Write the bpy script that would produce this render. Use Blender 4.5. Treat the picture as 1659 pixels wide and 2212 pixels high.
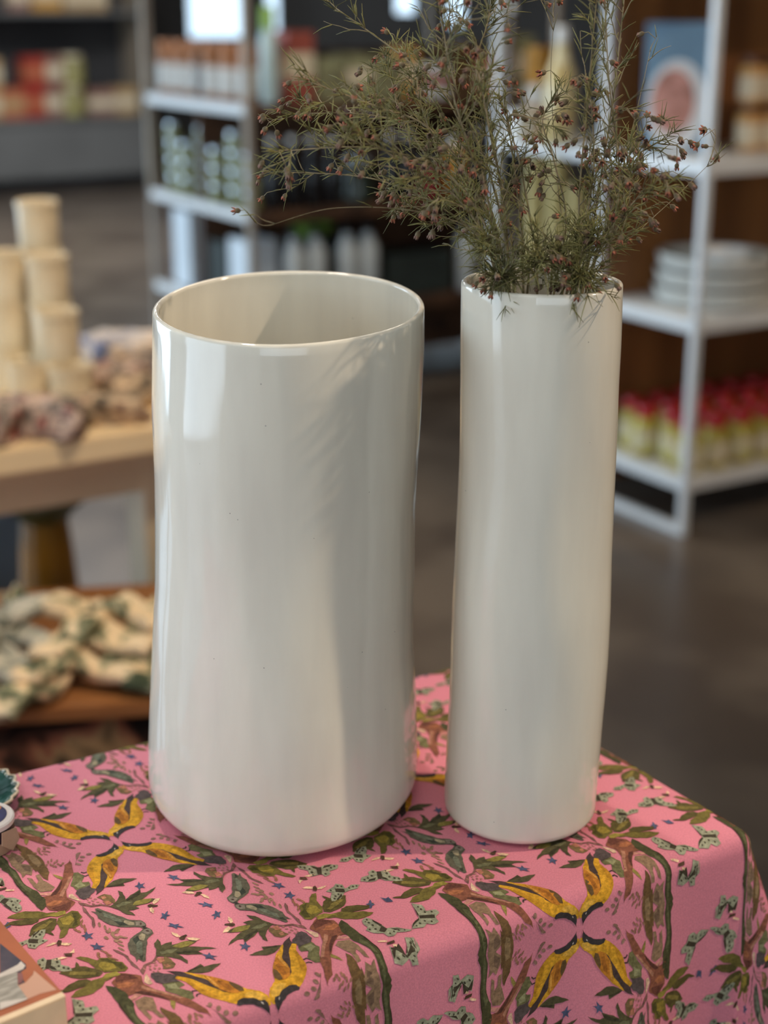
import bpy, bmesh, math, random
import numpy as np
from mathutils import Vector, Matrix
from mathutils.geometry import tessellate_polygon

for o in list(bpy.data.objects):
    bpy.data.objects.remove(o, do_unlink=True)
scene = bpy.context.scene
COL = scene.collection
random.seed(7)
RNG = np.random.default_rng(7)

# ------------------------------------------------------------------ camera
F_PX = 3200.0                      # focal length in pixels of the 1659 x 2212 frame
TILT = math.radians(18.8)
ZC = 1.42                          # eye height
ZT = ZC - 0.54                     # top of the cloth-covered table
CT, ST = math.cos(TILT), math.sin(TILT)
cam = bpy.data.cameras.new('camera')
cam.sensor_fit = 'VERTICAL'
cam.sensor_height = 36.0
cam.sensor_width = 27.0
cam.lens = F_PX / 2212.0 * 36.0
cam.clip_start = 0.02
cam.dof.use_dof = True
cam.dof.focus_distance = 0.935
cam.dof.aperture_fstop = 4.0
cam.dof.aperture_blades = 0
camo = bpy.data.objects.new('camera', cam)
COL.objects.link(camo)
camo.location = (0, 0, ZC)
camo.rotation_euler = (math.pi / 2 - TILT, 0, 0)
scene.camera = camo

scene.view_settings.view_transform = 'Standard'
scene.view_settings.look = 'None'
scene.view_settings.gamma = 1.0
scene.view_settings.use_curve_mapping = False
scene.view_settings.exposure = -0.2

# ------------------------------------------------------------------ sky and lights
world = bpy.data.worlds.new('sky')
scene.world = world
world.use_nodes = True
bg = world.node_tree.nodes['Background']
bg.inputs[0].default_value = (0.72, 0.86, 1.0, 1)
bg.inputs[1].default_value = 2.5


def area(name, loc, look, sx, sy, power, rgb, spread=180):
    l = bpy.data.lights.new(name, 'AREA')
    l.shape = 'RECTANGLE'
    l.size, l.size_y = sx, sy
    l.energy = power
    l.color = rgb
    l.spread = math.radians(spread)
    o = bpy.data.objects.new(name, l)
    COL.objects.link(o)
    o.location = loc
    o.rotation_euler = (Vector(look) - Vector(loc)).to_track_quat('-Z', 'Y').to_euler()
    return o


def spot(name, loc, look, power, rgb, deg, blend, rad):
    l = bpy.data.lights.new(name, 'SPOT')
    l.energy = power
    l.color = rgb
    l.spot_size = math.radians(deg)
    l.spot_blend = blend
    l.shadow_soft_size = rad
    o = bpy.data.objects.new(name, l)
    COL.objects.link(o)
    o.location = loc
    o.rotation_euler = (Vector(look) - Vector(loc)).to_track_quat('-Z', 'Y').to_euler()
    return o


# daylight coming through the shop windows on the left and behind the photographer
area('window_daylight_left', (-4.7, -0.1, 1.5), (0, -0.1, 1.5), 3.7, 2.85, 105, (0.70, 0.85, 1.0))
area('window_daylight_left_far', (-4.7, 5.2, 1.5), (0, 5.2, 1.5), 3.3, 2.85, 200, (0.64, 0.82, 1.0))
area('window_daylight_rear', (0.4, -3.7, 2.0), (0.1, 1.0, 1.0), 4.2, 2.2, 42, (1.0, 0.97, 0.92))
area('fill_light_front', (-1.0, -0.5, 3.4), (-0.8, -0.2, 0), 2.2, 1.6, 30, (1.0, 0.94, 0.86))  # overhead fill added to brighten the display, no fixture behind it
# warm ceiling spots of the shop
spot('ceiling_spot_display', (1.75, 0.98, 2.65), (0.0, 0.96, 1.15), 150, (1.0, 0.80, 0.60), 42, 0.6, 0.025)
spot('ceiling_spot_cloth', (-0.6, 1.9, 3.2), (-0.05, 0.95, 0.9), 95, (1.0, 0.88, 0.76), 50, 0.7, 0.10)
spot('ceiling_spot_left_table', (0.2, 1.6, 3.2), (-0.7, 2.6, 0.8), 190, (1.0, 0.80, 0.58), 50, 0.7, 0.08)
spot('ceiling_spot_right_rack', (3.3, 2.6, 3.2), (1.3, 4.2, 0.8), 165, (1.0, 0.78, 0.55), 60, 0.7, 0.08)
area('ceiling_light_middle', (0.2, 4.3, 3.3), (0.2, 4.6, 0), 1.4, 0.8, 40, (1.0, 0.88, 0.72))
area('ceiling_light_far', (-2.0, 9.0, 3.3), (-2.0, 9.6, 0), 2.4, 1.2, 165, (0.95, 0.97, 1.0))

# ------------------------------------------------------------------ helpers


def ray(px, py):
    a = (px - 829.5) / F_PX
    b = (1106 - py) / F_PX
    return Vector((a, CT + b * ST, -ST + b * CT))


def onz(px, py, z):
    d = ray(px, py)
    return Vector((0, 0, ZC)) + d * ((z - ZC) / d.z)


def ony(px, py, y):
    d = ray(px, py)
    return Vector((0, 0, ZC)) + d * (y / d.y)


def lin(c):
    return tuple((v / 255 / 12.92) if v / 255 <= 0.04045 else ((v / 255 + 0.055) / 1.055) ** 2.4 for v in c)


def ss(a, b, x):
    t = np.clip((x - a) / (b - a), 0, 1)
    return t * t * (3 - 2 * t)


MATS = {}


def mat(name, rgb, rough=0.6, var=0.0, scale=20.0, rgb2=None, metal=0.0, emit=0.0, bump=0.0, trans=0.0, coat=0.0, stretch=None, lo=0.4, hi=0.6, spec=0.5):
    if name in MATS:
        return MATS[name]
    m = bpy.data.materials.new(name)
    m.use_nodes = True
    nt = m.node_tree
    b = nt.nodes['Principled BSDF']
    c = lin(rgb)
    b.inputs['Roughness'].default_value = rough
    b.inputs['Metallic'].default_value = metal
    b.inputs['Specular IOR Level'].default_value = spec
    b.inputs['Transmission Weight'].default_value = trans
    b.inputs['Coat Weight'].default_value = coat
    b.inputs['Base Color'].default_value = (*c, 1)
    if emit:
        b.inputs['Emission Color'].default_value = (*c, 1)
        b.inputs['Emission Strength'].default_value = emit
    tc = nt.nodes.new('ShaderNodeTexCoord')
    vec = tc.outputs['Object']
    if stretch:
        mp = nt.nodes.new('ShaderNodeMapping')
        mp.inputs['Scale'].default_value = stretch
        nt.links.new(vec, mp.inputs['Vector'])
        vec = mp.outputs['Vector']
    if var or rgb2 or bump:
        n = nt.nodes.new('ShaderNodeTexNoise')
        n.inputs['Scale'].default_value = scale
        n.inputs['Detail'].default_value = 4
        nt.links.new(vec, n.inputs['Vector'])
        r = nt.nodes.new('ShaderNodeValToRGB')
        c2 = lin(rgb2) if rgb2 else tuple(v * (1 - var) for v in c)
        r.color_ramp.elements[0].position = lo
        r.color_ramp.elements[1].position = hi
        r.color_ramp.elements[0].color = (*c2, 1)
        r.color_ramp.elements[1].color = (*c, 1)
        nt.links.new(n.outputs['Fac'], r.inputs['Fac'])
        if var or rgb2:
            nt.links.new(r.outputs['Color'], b.inputs['Base Color'])
        if bump:
            bp = nt.nodes.new('ShaderNodeBump')
            bp.inputs['Strength'].default_value = bump
            bp.inputs['Distance'].default_value = 0.004
            nt.links.new(n.outputs['Fac'], bp.inputs['Height'])
            nt.links.new(bp.outputs['Normal'], b.inputs['Normal'])
    MATS[name] = m
    return m


def link(name, me, m=None, parent=None, loc=None, smooth=False):
    if m is not None:
        me.materials.append(m)
    o = bpy.data.objects.new(name, me)
    COL.objects.link(o)
    if parent is not None:
        o.parent = parent
    if loc is not None:
        o.location = loc
    if smooth:
        me.polygons.foreach_set('use_smooth', np.ones(len(me.polygons), dtype=bool))
    return o


def tag(o, label=None, cat=None, group=None, kind=None):
    if label:
        o['label'] = label
    if cat:
        o['category'] = cat
    if group:
        o['group'] = group
    if kind:
        o['kind'] = kind
    return o


def empty(name, loc, rz=0.0, label=None, cat=None, group=None):
    o = bpy.data.objects.new(name, None)
    o.empty_display_size = 0.05
    COL.objects.link(o)
    o.location = loc
    o.rotation_euler = (0, 0, rz)
    return tag(o, label, cat, group)


def copy_tree(o, parent=None):
    c = o.copy()
    COL.objects.link(c)
    c.parent = parent
    for ch in list(o.children):
        copy_tree(ch, c)
    return c


def pydata(name, v, f):
    me = bpy.data.meshes.new(name)
    me.from_pydata([tuple(x) for x in v], [], f)
    me.update()
    return me


def box_mesh(name, x0, x1, y0, y1, z0, z1, bev=0.0):
    bm = bmesh.new()
    bmesh.ops.create_cube(bm, size=1)
    for v in bm.verts:
        v.co = Vector(((x0 + x1) / 2 + v.co.x * (x1 - x0), (y0 + y1) / 2 + v.co.y * (y1 - y0), (z0 + z1) / 2 + v.co.z * (z1 - z0)))
    if bev:
        bmesh.ops.bevel(bm, geom=bm.edges[:], offset=bev, segments=2, affect='EDGES')
    me = bpy.data.meshes.new(name)
    bm.to_mesh(me)
    bm.free()
    return me


def box(name, x0, x1, y0, y1, z0, z1, m, parent=None, bev=0.0, loc=None):
    return link(name, box_mesh(name, x0, x1, y0, y1, z0, z1, bev), m, parent, loc)


def lathe_mesh(name, prof, seg=28, rib=0.0, nrib=0):
    v, f = [], []
    n = len(prof)
    for i, (r, z) in enumerate(prof):
        for k in range(seg):
            a = 2 * math.pi * k / seg
            rr = r * (1 + rib * math.cos(nrib * a)) if rib else r
            v.append((rr * math.cos(a), rr * math.sin(a), z))
    for i in range(n - 1):
        for k in range(seg):
            k2 = (k + 1) % seg
            f.append((i * seg + k, i * seg + k2, (i + 1) * seg + k2, (i + 1) * seg + k))
    f.append(tuple(range(seg - 1, -1, -1)))
    f.append(tuple((n - 1) * seg + k for k in range(seg)))
    return pydata(name, v, f)


def smooth_angle(me, deg=40):
    me.polygons.foreach_set('use_smooth', np.ones(len(me.polygons), dtype=bool))
    try:
        me.set_sharp_from_angle(angle=math.radians(deg))
    except Exception:
        pass


def lathe(name, prof, m, parent=None, loc=None, seg=28, rib=0.0, nrib=0):
    me = lathe_mesh(name, prof, seg, rib, nrib)
    smooth_angle(me)
    return link(name, me, m, parent, loc)


class MB:
    """collects tubes and pieces for one mesh"""

    def __init__(self):
        self.v, self.f = [], []

    def tube(self, pts, radii, sides=4):
        pts = [Vector(p) for p in pts]
        base = len(self.v)
        n = len(pts)
        for i, p in enumerate(pts):
            t = (pts[min(i + 1, n - 1)] - pts[max(i - 1, 0)]).normalized()
            a = t.cross(Vector((0.3, 0.2, 0.93)))
            if a.length < 1e-4:
                a = t.cross(Vector((1, 0, 0)))
            a.normalize()
            b = t.cross(a)
            for k in range(sides):
                w = 2 * math.pi * k / sides
                self.v.append(p + (a * math.cos(w) + b * math.sin(w)) * radii[i])
        for i in range(n - 1):
            for k in range(sides):
                k2 = (k + 1) % sides
                self.f.append((base + i * sides + k, base + i * sides + k2, base + (i + 1) * sides + k2, base + (i + 1) * sides + k))
        self.f.append(tuple(base + k for k in range(sides - 1, -1, -1)))
        self.f.append(tuple(base + (n - 1) * sides + k for k in range(sides)))

    def mesh(self, name):
        return pydata(name, self.v, self.f)


ORD = ['first', 'second', 'third', 'fourth', 'fifth', 'sixth', 'seventh', 'eighth', 'ninth', 'tenth', 'eleventh', 'twelfth']
# shop axes: the furniture stands turned to the camera
AW = math.radians(31.0)
W = Vector((math.cos(AW), math.sin(AW), 0))
D = Vector((-math.sin(AW), math.cos(AW), 0))

# ------------------------------------------------------------------ room shell
M_floor = mat('polished_concrete', (106, 94, 82), 0.33, scale=2.2, rgb2=(78, 67, 58), bump=0.03)
M_wall = mat('dark_plaster', (96, 94, 92), 0.85, var=0.25, scale=1.5)
M_wallw = mat('brown_wood_wall', (98, 62, 34), 0.6, scale=5, rgb2=(70, 42, 22), stretch=(1, 1, 0.15))
M_ceil = mat('ceiling_paint', (150, 146, 140), 0.9, var=0.1, scale=2)
tag(box('floor', -5, 5, -4, 15.5, -0.1, 0, M_floor), kind='structure')
tag(box('ceiling', -5, 5, -4, 15.5, 3.5, 3.6, M_ceil), kind='structure')
tag(box('wall_right', 5, 5.15, -4, 15.5, 0, 3.5, M_wallw), kind='structure')


def wall_with_hole(name, axis, pos, thick, a0, a1, holes, m):
    """wall as boxes around rectangular openings (a0..a1 along the wall, z 0..3.5)"""
    bm = bmesh.new()

    def bx(u0, u1, z0, z1):
        if u1 - u0 < 1e-4 or z1 - z0 < 1e-4:
            return
        r = bmesh.ops.create_cube(bm, size=1)
        for v in r['verts']:
            u = (u0 + u1) / 2 + v.co.x * (u1 - u0)
            t = pos + thick / 2 + v.co.y * thick
            z = (z0 + z1) / 2 + v.co.z * (z1 - z0)
            v.co = Vector((u, t, z)) if axis == 'x' else Vector((t, u, z))
    cur = a0
    for (h0, h1, z0, z1) in sorted(holes):
        bx(cur, h0, 0, 3.5)
        bx(h0, h1, 0, z0)
        bx(h0, h1, z1, 3.5)
        cur = h1
    bx(cur, a1, 0, 3.5)
    me = bpy.data.meshes.new(name)
    bm.to_mesh(me)
    bm.free()
    return tag(link(name, me, m), kind='structure')


M_frame = mat('window_frame_paint', (62, 60, 58), 0.5)
M_glass = mat('window_glass', (235, 245, 250), 0.02, trans=1.0, spec=0.5)


def window(n, axis, pos, h):
    h0, h1, z0, z1 = h
    root = empty('window_%d' % n, (0, 0, 0))
    tag(root, kind='structure')

    def bb(nm, u0, u1, z0_, z1_, d0, d1, m):
        if axis == 'x':
            box(nm, u0, u1, pos + d0, pos + d1, z0_, z1_, m, root)
        else:
            box(nm, pos + d0, pos + d1, u0, u1, z0_, z1_, m, root)
    t = 0.05
    bb('window_frame', h0, h0 + t, z0, z1, 0.02, 0.10, M_frame)
    bb('window_frame', h1 - t, h1, z0, z1, 0.02, 0.10, M_frame)
    bb('window_frame', h0 + t, h1 - t, z0, z0 + t, 0.02, 0.10, M_frame)
    bb('window_frame', h0 + t, h1 - t, z1 - t, z1, 0.02, 0.10, M_frame)
    bb('pane', h0 + t, h1 - t, z0 + t, z1 - t, 0.055, 0.061, M_glass)
    return root


HL = (-2.0, 1.8, 0.05, 3.0)
HL2 = (3.5, 6.9, 0.05, 3.0)
wall_with_hole('wall_left', 'y', -5.15, 0.15, -4, 15.5, [HL, HL2], M_wall)
window(1, 'y', -5.15, HL)
window(7, 'y', -5.15, HL2)
HR = (-1.8, 2.6, 0.8, 3.1)
wall_with_hole('wall_front', 'x', -4.15, 0.15, -5, 5, [HR], M_wall)
window(2, 'x', -4.15, HR)
YB = 15.5


def hole_px(x0, x1, y1):
    a, b = ony(x0, y1, YB), ony(x1, y1, YB)
    return (a.x, b.x, a.z, 3.2)


HB = [hole_px(398, 545, 92), hole_px(566, 612, 78), hole_px(845, 905, 40), hole_px(958, 1012, 66)]
wall_with_hole('wall_back', 'x', YB, 0.15, -5, 5, HB, M_wall)
for i, h in enumerate(HB):
    window(3 + i, 'x', YB, h)

# ------------------------------------------------------------------ the cloth covered display table
PB = onz(1000, 1427, ZT)           # back corner of the table, behind the slim vase
PL = onz(0, 1667, ZT)
PF = onz(1642, 1797, ZT)           # corner at the right end of the front edge
E1 = (PB - PL).normalized()        # along the back and front edge, to the right
E2 = (PF - PB).normalized()        # along the right edge, to the front
DEEP = (PF - PB).length
WIDE = 0.86
RB = 0.013                         # radius of the cloth over the edges


def fold1(t):
    """distance past the start of the bend -> horizontal travel, drop, and direction of the normal"""
    t = np.maximum(t, 0)
    ang = np.minimum(t / RB, math.pi / 2)
    hor = RB * np.sin(ang)
    drop = RB * (1 - np.cos(ang)) + np.maximum(t - RB * math.pi / 2, 0)
    return hor, drop, ang


def cloth(p, q, lift=0.0):
    """flat cloth coordinates (p along E1 from the right edge, q along E2 from the back edge) -> world"""
    p = np.asarray(p, float)
    q = np.asarray(q, float)
    px1 = np.clip(p, -WIDE + RB, -RB)
    qx1 = np.clip(q, RB, DEEP - RB)
    tp, tq = p - px1, q - qx1
    r = np.hypot(tp, tq)
    rr = np.maximum(r, 1e-9)
    ux, uy = tp / rr, tq / rr
    hor, drop, ang = fold1(r)
    s2 = (2 * np.abs(ux * uy)) ** 2
    d2 = np.maximum(drop - RB, 0)
    hor = hor + s2 * 0.30 * d2
    rip = 0.10 * d2 * (1 - s2)
    wave = np.sin(p * 47 + 1.0) + 0.6 * np.sin(p * 23 + q * 9 + 0.4)
    wave2 = np.sin(q * 41 + 2.0)
    hor = hor + rip * 0.55 * np.where(np.abs(tq) > np.abs(tp), wave, wave2) + 0.05 * d2
    a = px1 + ux * (hor + lift * np.sin(ang))
    b = qx1 + uy * (hor + lift * np.sin(ang))
    z = ZT - drop + lift * np.cos(ang)
    X = PB.x + E1.x * a + E2.x * b
    Y = PB.y + E1.y * a + E2.y * b
    return np.stack([X, Y, z], -1)


_M2 = np.array([[E1.x, E2.x], [E1.y, E2.y]])
_M2I = np.linalg.inv(_M2)


def to_flat(px, py):
    """pixel on the cloth -> flat cloth coordinates (top, or the hanging front)"""
    g = onz(px, py, ZT)
    p, q = _M2I @ np.array([g.x - PB.x, g.y - PB.y])
    if q > DEEP - RB:
        # meet the hanging front: plane through the front edge
        d = ray(px, py)
        n = Vector((E1.y, -E1.x, 0))
        p0 = PF
        t = (p0 - Vector((0, 0, ZC))).dot(n) / d.dot(n)
        h = Vector((0, 0, ZC)) + d * t
        drop = max(ZT - h.z, 0)
        if drop > 0.0:
            p = (h - PF).dot(E1)
            q = DEEP - RB + RB * math.pi / 2 + max(drop - RB, 0) if drop > RB else DEEP - RB + RB * math.acos(1 - drop / RB)
    return p, q


# ---- the print, traced as shapes in one repeat of the pattern
fQ1 = np.array(to_flat(261, 1817))
PO = np.array([-0.3762, 0.1362])    # a crossing of the pattern's mirror lines
EU = np.array([0.21756, 0.0126])    # one repeat along the front edge
EV = np.array([0.00508, 0.21405])   # one repeat towards the front
LU, LV = np.hypot(*EU), np.hypot(*EV)
B2 = np.array([EU / LU, EV / LV]).T
B2I = np.linalg.inv(B2)


def uv(px, py, band=False):
    if band:
        return B2I @ (np.array(to_flat(px, py)) - PO)
    return B2I @ (np.array(to_flat(px, py)) - fQ1) * 0.935


PINK = (220, 134, 150)
A_, B_, C_ = (180, 1780, 12.29), (160, 1900, 7.54), (0, 1840, 6.9125)
D_, E_ = (600, 1820, 5.53), (840, 1900, 5.53)
YEL, ORA, DRK, BLK = (206, 152, 42), (190, 122, 42), (76, 60, 56), (60, 54, 54)
OLV, OLD, LEA, BRN, TRK = (112, 100, 48), (90, 80, 42), (84, 78, 52), (136, 84, 64), (76, 74, 46)
PAR, GRY, ROC, BLU, CRM, BFY = (96, 92, 76), (160, 148, 120), (146, 118, 92), (82, 88, 116), (230, 194, 158), (152, 152, 128)
# motif pieces (view, layer, colour, outline)
TR = [
    (A_, 1, YEL, [(1040, 610), (1110, 595), (1190, 640), (1225, 700), (1185, 800), (1100, 880), (1045, 930), (1055, 1080), (1045, 1200), (1000, 1340), (930, 1470), (840, 1610), (770, 1700), (700, 1780), (560, 1850), (440, 1800), (370, 1830), (290, 1820), (330, 1720), (350, 1640), (300, 1550), (220, 1420), (170, 1300), (180, 1190), (240, 1070), (330, 960), (420, 890), (560, 890), (720, 850), (860, 790), (940, 700)]),
    (A_, 2, (188, 134, 36), [(200, 1180), (260, 1100), (330, 1200), (360, 1400), (400, 1560), (370, 1640), (300, 1540), (230, 1420), (180, 1300)]),
    (A_, 2, (222, 172, 70), [(900, 760), (1020, 690), (1150, 680), (1180, 740), (1060, 860), (900, 900), (760, 900)]),
    (A_, 2, DRK, [(620, 1040), (580, 1130), (570, 1300), (555, 1500), (535, 1660), (460, 1760), (420, 1840), (450, 1880), (430, 2000), (480, 1960), (580, 1890), (670, 1790), (690, 1680), (730, 1540), (755, 1430), (700, 1370), (640, 1290), (610, 1200), (630, 1090)]),
    (A_, 3, ORA, [(640, 1050), (740, 980), (850, 960), (950, 1000), (1040, 1100), (1040, 1200), (1000, 1330), (940, 1450), (860, 1540), (770, 1420), (690, 1350), (630, 1250), (620, 1140)]),
    (A_, 4, (158, 98, 36), [(700, 1080), (800, 1060), (900, 1150), (960, 1280), (880, 1330), (780, 1240)]),
    (A_, 4, (210, 150, 66), [(640, 1220), (700, 1240), (820, 1370), (880, 1470), (840, 1500), (720, 1360)]),
    (A_, 4, (104, 80, 48), [(840, 980), (920, 940), (1030, 1000), (1050, 1120), (1030, 1200), (940, 1160), (880, 1080)]),
    (A_, 3, BLK, [(920, 500), (1020, 580), (1080, 640), (1070, 690), (960, 720), (880, 800), (700, 880), (520, 905), (420, 880), (440, 850), (620, 800), (760, 740), (860, 660), (910, 590)]),
    (A_, 4, (190, 180, 170), [(940, 690), (960, 660), (985, 680), (960, 710)]),
    (A_, 1, DRK, [(0, 1330), (90, 1350), (170, 1325), (170, 1350), (90, 1375), (0, 1355)]),
    (A_, 1, DRK, [(20, 1400), (120, 1440), (220, 1400), (230, 1425), (130, 1465), (20, 1430)]),
    (B_, 3, (88, 76, 74), [(90, 230), (240, 180), (310, 140), (340, 200), (410, 210), (390, 270), (330, 310), (290, 370), (210, 400), (130, 370), (60, 290)]),
    (B_, 2, LEA, [(590, 180), (640, 130), (720, 70), (840, 30), (980, 30), (1140, 30), (1040, 70), (890, 110), (920, 155), (760, 165)]),
    (B_, 3, (64, 58, 40), [(600, 178), (760, 140), (900, 120), (880, 135), (760, 162)]),
    (B_, 2, LEA, [(660, 520), (720, 480), (790, 410), (830, 330), (800, 240), (880, 270), (920, 340), (935, 400), (1020, 320), (1110, 270), (1190, 220), (1200, 280), (1290, 270), (1380, 220), (1460, 170), (1400, 260), (1300, 340), (1170, 410), (1110, 440), (1240, 400), (1400, 380), (1470, 385), (1340, 460), (1200, 490), (1100, 520), (1180, 550), (1080, 580), (980, 590), (1060, 630), (1110, 680), (960, 660), (840, 590), (730, 550)]),
    (B_, 3, (136, 124, 62), [(1110, 430), (1240, 390), (1400, 378), (1330, 460), (1200, 490), (1060, 500)]),
    (B_, 3, (62, 58, 40), [(940, 400), (1110, 290), (1190, 240), (1190, 300), (1080, 370), (960, 430)]),
    (B_, 3, (110, 108, 78), [(760, 500), (900, 440), (1060, 440), (940, 500), (800, 540)]),
    (B_, 2, PAR, [(400, 560), (450, 550), (600, 610), (740, 660), (870, 700), (970, 745), (1100, 760), (1210, 765), (1280, 810), (1300, 850), (1270, 920), (1200, 885), (1100, 880), (960, 885), (820, 880), (690, 850), (560, 790), (460, 730), (430, 660), (320, 600), (420, 620)]),
    (B_, 3, GRY, [(920, 760), (1000, 780), (1090, 810), (1090, 850), (1000, 850), (900, 810)]),
    (B_, 3, (112, 116, 98), [(520, 620), (700, 690), (860, 760), (880, 810), (720, 770), (560, 700)]),
    (B_, 3, (62, 64, 52), [(420, 580), (560, 620), (480, 640)]),
    (B_, 3, (62, 66, 56), [(740, 780), (900, 800), (980, 860), (840, 860)]),
    (B_, 3, (136, 126, 112), [(1110, 790), (1200, 780), (1270, 815), (1280, 860), (1210, 870), (1120, 860)]),
    (B_, 4, (82, 60, 54), [(1180, 830), (1205, 808), (1230, 832), (1205, 855)]),
    (B_, 4, (56, 50, 48), [(1240, 870), (1290, 860), (1270, 925), (1250, 900)]),
    (C_, 2, BRN, [(1060, 130), (1100, 200), (1120, 320), (1120, 400), (1080, 480), (1040, 560), (1010, 640), (1020, 740), (1100, 790), (1160, 820), (1090, 900), (1010, 980), (860, 960), (740, 950), (680, 870), (620, 800), (520, 760), (480, 740), (620, 740), (760, 710), (830, 630), (900, 530), (960, 430), (970, 330), (980, 230), (1050, 180)]),
    (C_, 3, (170, 120, 96), [(1050, 420), (1110, 400), (1060, 520), (1000, 640), (960, 740), (900, 720), (970, 600)]),
    (C_, 3, (92, 56, 46), [(830, 640), (900, 540), (950, 470), (920, 600), (850, 700), (760, 730)]),
    (C_, 3, (166, 104, 70), [(690, 860), (800, 800), (960, 800), (900, 860), (760, 900)]),
    (C_, 3, (104, 62, 50), [(780, 920), (920, 880), (1080, 820), (1090, 890), (1000, 970), (860, 955)]),
    (C_, 2, TRK, [(-60, 130), (0, 180), (90, 230), (200, 310), (270, 420), (330, 520), (430, 590), (540, 640), (600, 720), (680, 780), (690, 880), (620, 960), (540, 900), (470, 820), (400, 740), (300, 650), (220, 560), (150, 440), (60, 320), (0, 290), (-60, 260)]),
    (C_, 3, (98, 98, 66), [(80, 250), (190, 340), (260, 460), (340, 560), (460, 620), (440, 680), (320, 600), (220, 470), (120, 340)]),
    (C_, 3, (60, 48, 32), [(150, 430), (230, 550), (310, 640), (420, 740), (400, 740), (300, 650), (220, 565)]),
    (C_, 2, OLV, [(60, 1080), (140, 1030), (350, 970), (560, 970), (700, 1000), (850, 980), (760, 1050), (600, 1090), (400, 1080), (220, 1100)]),
    (C_, 3, OLD, [(0, 1220), (100, 1150), (220, 1120), (420, 1080), (580, 1090), (560, 1140), (470, 1180), (280, 1200), (120, 1190), (0, 1240)]),
    (C_, 2, OLD, [(410, 1370), (440, 1270), (500, 1190), (620, 1130), (760, 1080), (860, 1090), (860, 1180), (820, 1260), (760, 1300), (820, 1365), (700, 1320), (600, 1340), (500, 1370)]),
    (C_, 3, (128, 114, 58), [(470, 1290), (600, 1200), (740, 1120), (800, 1130), (700, 1220), (560, 1310)]),
    (C_, 2, OLV, [(880, 1080), (1000, 1020), (1100, 960), (1200, 970), (1270, 1060), (1230, 1100), (1230, 1190), (1150, 1240), (1060, 1240), (1030, 1330), (980, 1390), (900, 1410), (910, 1340), (930, 1280), (890, 1200), (860, 1140)]),
    (C_, 3, (146, 128, 54), [(900, 1100), (1080, 1040), (1150, 1100), (1060, 1200), (950, 1180)]),
    (C_, 3, (80, 74, 34), [(1100, 1000), (1190, 990), (1240, 1060), (1180, 1120), (1200, 1190), (1110, 1230), (1150, 1130)]),
    (C_, 3, (150, 136, 62), [(660, 1050), (850, 990), (990, 960), (1010, 1010), (860, 1060)]),
    (C_, 1, ROC, [(120, 220), (260, 200), (420, 220), (480, 260), (460, 390), (370, 370), (310, 430), (270, 340), (200, 290)]),
    (C_, 2, (116, 92, 74), [(280, 230), (420, 240), (440, 330), (360, 320)]),
    (C_, 1, (110, 84, 52), [(250, 20), (420, 90), (560, 70), (650, 170), (720, 290), (740, 340), (720, 470), (640, 430), (560, 330), (470, 270), (380, 150)]),
    (C_, 2, (144, 118, 84), [(420, 120), (540, 110), (620, 220), (560, 260), (480, 200)]),
    (C_, 1, ROC, [(380, 430), (460, 440), (540, 530), (570, 480), (520, 390), (580, 370), (640, 470), (720, 510), (830, 580), (780, 640), (600, 660), (490, 580), (430, 500)]),
    (C_, 1, (196, 136, 124), [(540, 680), (700, 670), (790, 660), (740, 720), (600, 710)]),
    (C_, 1, (150, 132, 70), [(790, 370), (960, 420), (940, 470), (860, 430)]),
    (C_, 1, (110, 106, 70), [(1120, 350), (1200, 340), (1300, 410), (1280, 450), (1260, 500), (1370, 490), (1400, 560), (1300, 590), (1200, 640), (1130, 580), (1080, 560), (1110, 470)]),
    (C_, 2, (144, 142, 104), [(1140, 560), (1240, 480), (1320, 560), (1200, 600)]),
    (C_, 2, (222, 186, 156), [(1050, 700), (1110, 690), (1180, 750), (1260, 810), (1130, 780), (1050, 750)]),
    (C_, 1, (140, 104, 92), [(1160, 80), (1240, 30), (1220, 60), (1185, 130), (1165, 225), (1150, 225), (1170, 140)]),
    (B_, 1, (126, 88, 80), [(100, 440), (340, 500), (500, 480), (690, 510), (690, 535), (500, 505), (340, 530), (160, 500)]),
    (B_, 1, (126, 88, 82), [(180, 500), (240, 560), (300, 650), (380, 720), (400, 800), (410, 850), (385, 905), (350, 850), (350, 760), (280, 680), (200, 610)]),
    (B_, 1, (124, 100, 66), [(430, 360), (560, 300), (680, 320), (750, 400), (740, 470), (640, 440), (540, 410)]),
    (B_, 2, (180, 118, 94), [(530, 430), (640, 420), (700, 470), (600, 500)]),
    (B_, 2, (176, 120, 94), [(500, 350), (570, 330), (600, 370), (530, 395)]),
]


def blob(view, layer, colr, cx, cy, a, b, rot=0.0, n=9):
    pts = []
    for k in range(n):
        t = 2 * math.pi * k / n
        x, y = a * math.cos(t), b * math.sin(t)
        pts.append((cx + x * math.cos(rot) - y * math.sin(rot), cy + x * math.sin(rot) + y * math.cos(rot)))
    return (view, layer, colr, pts)


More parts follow.
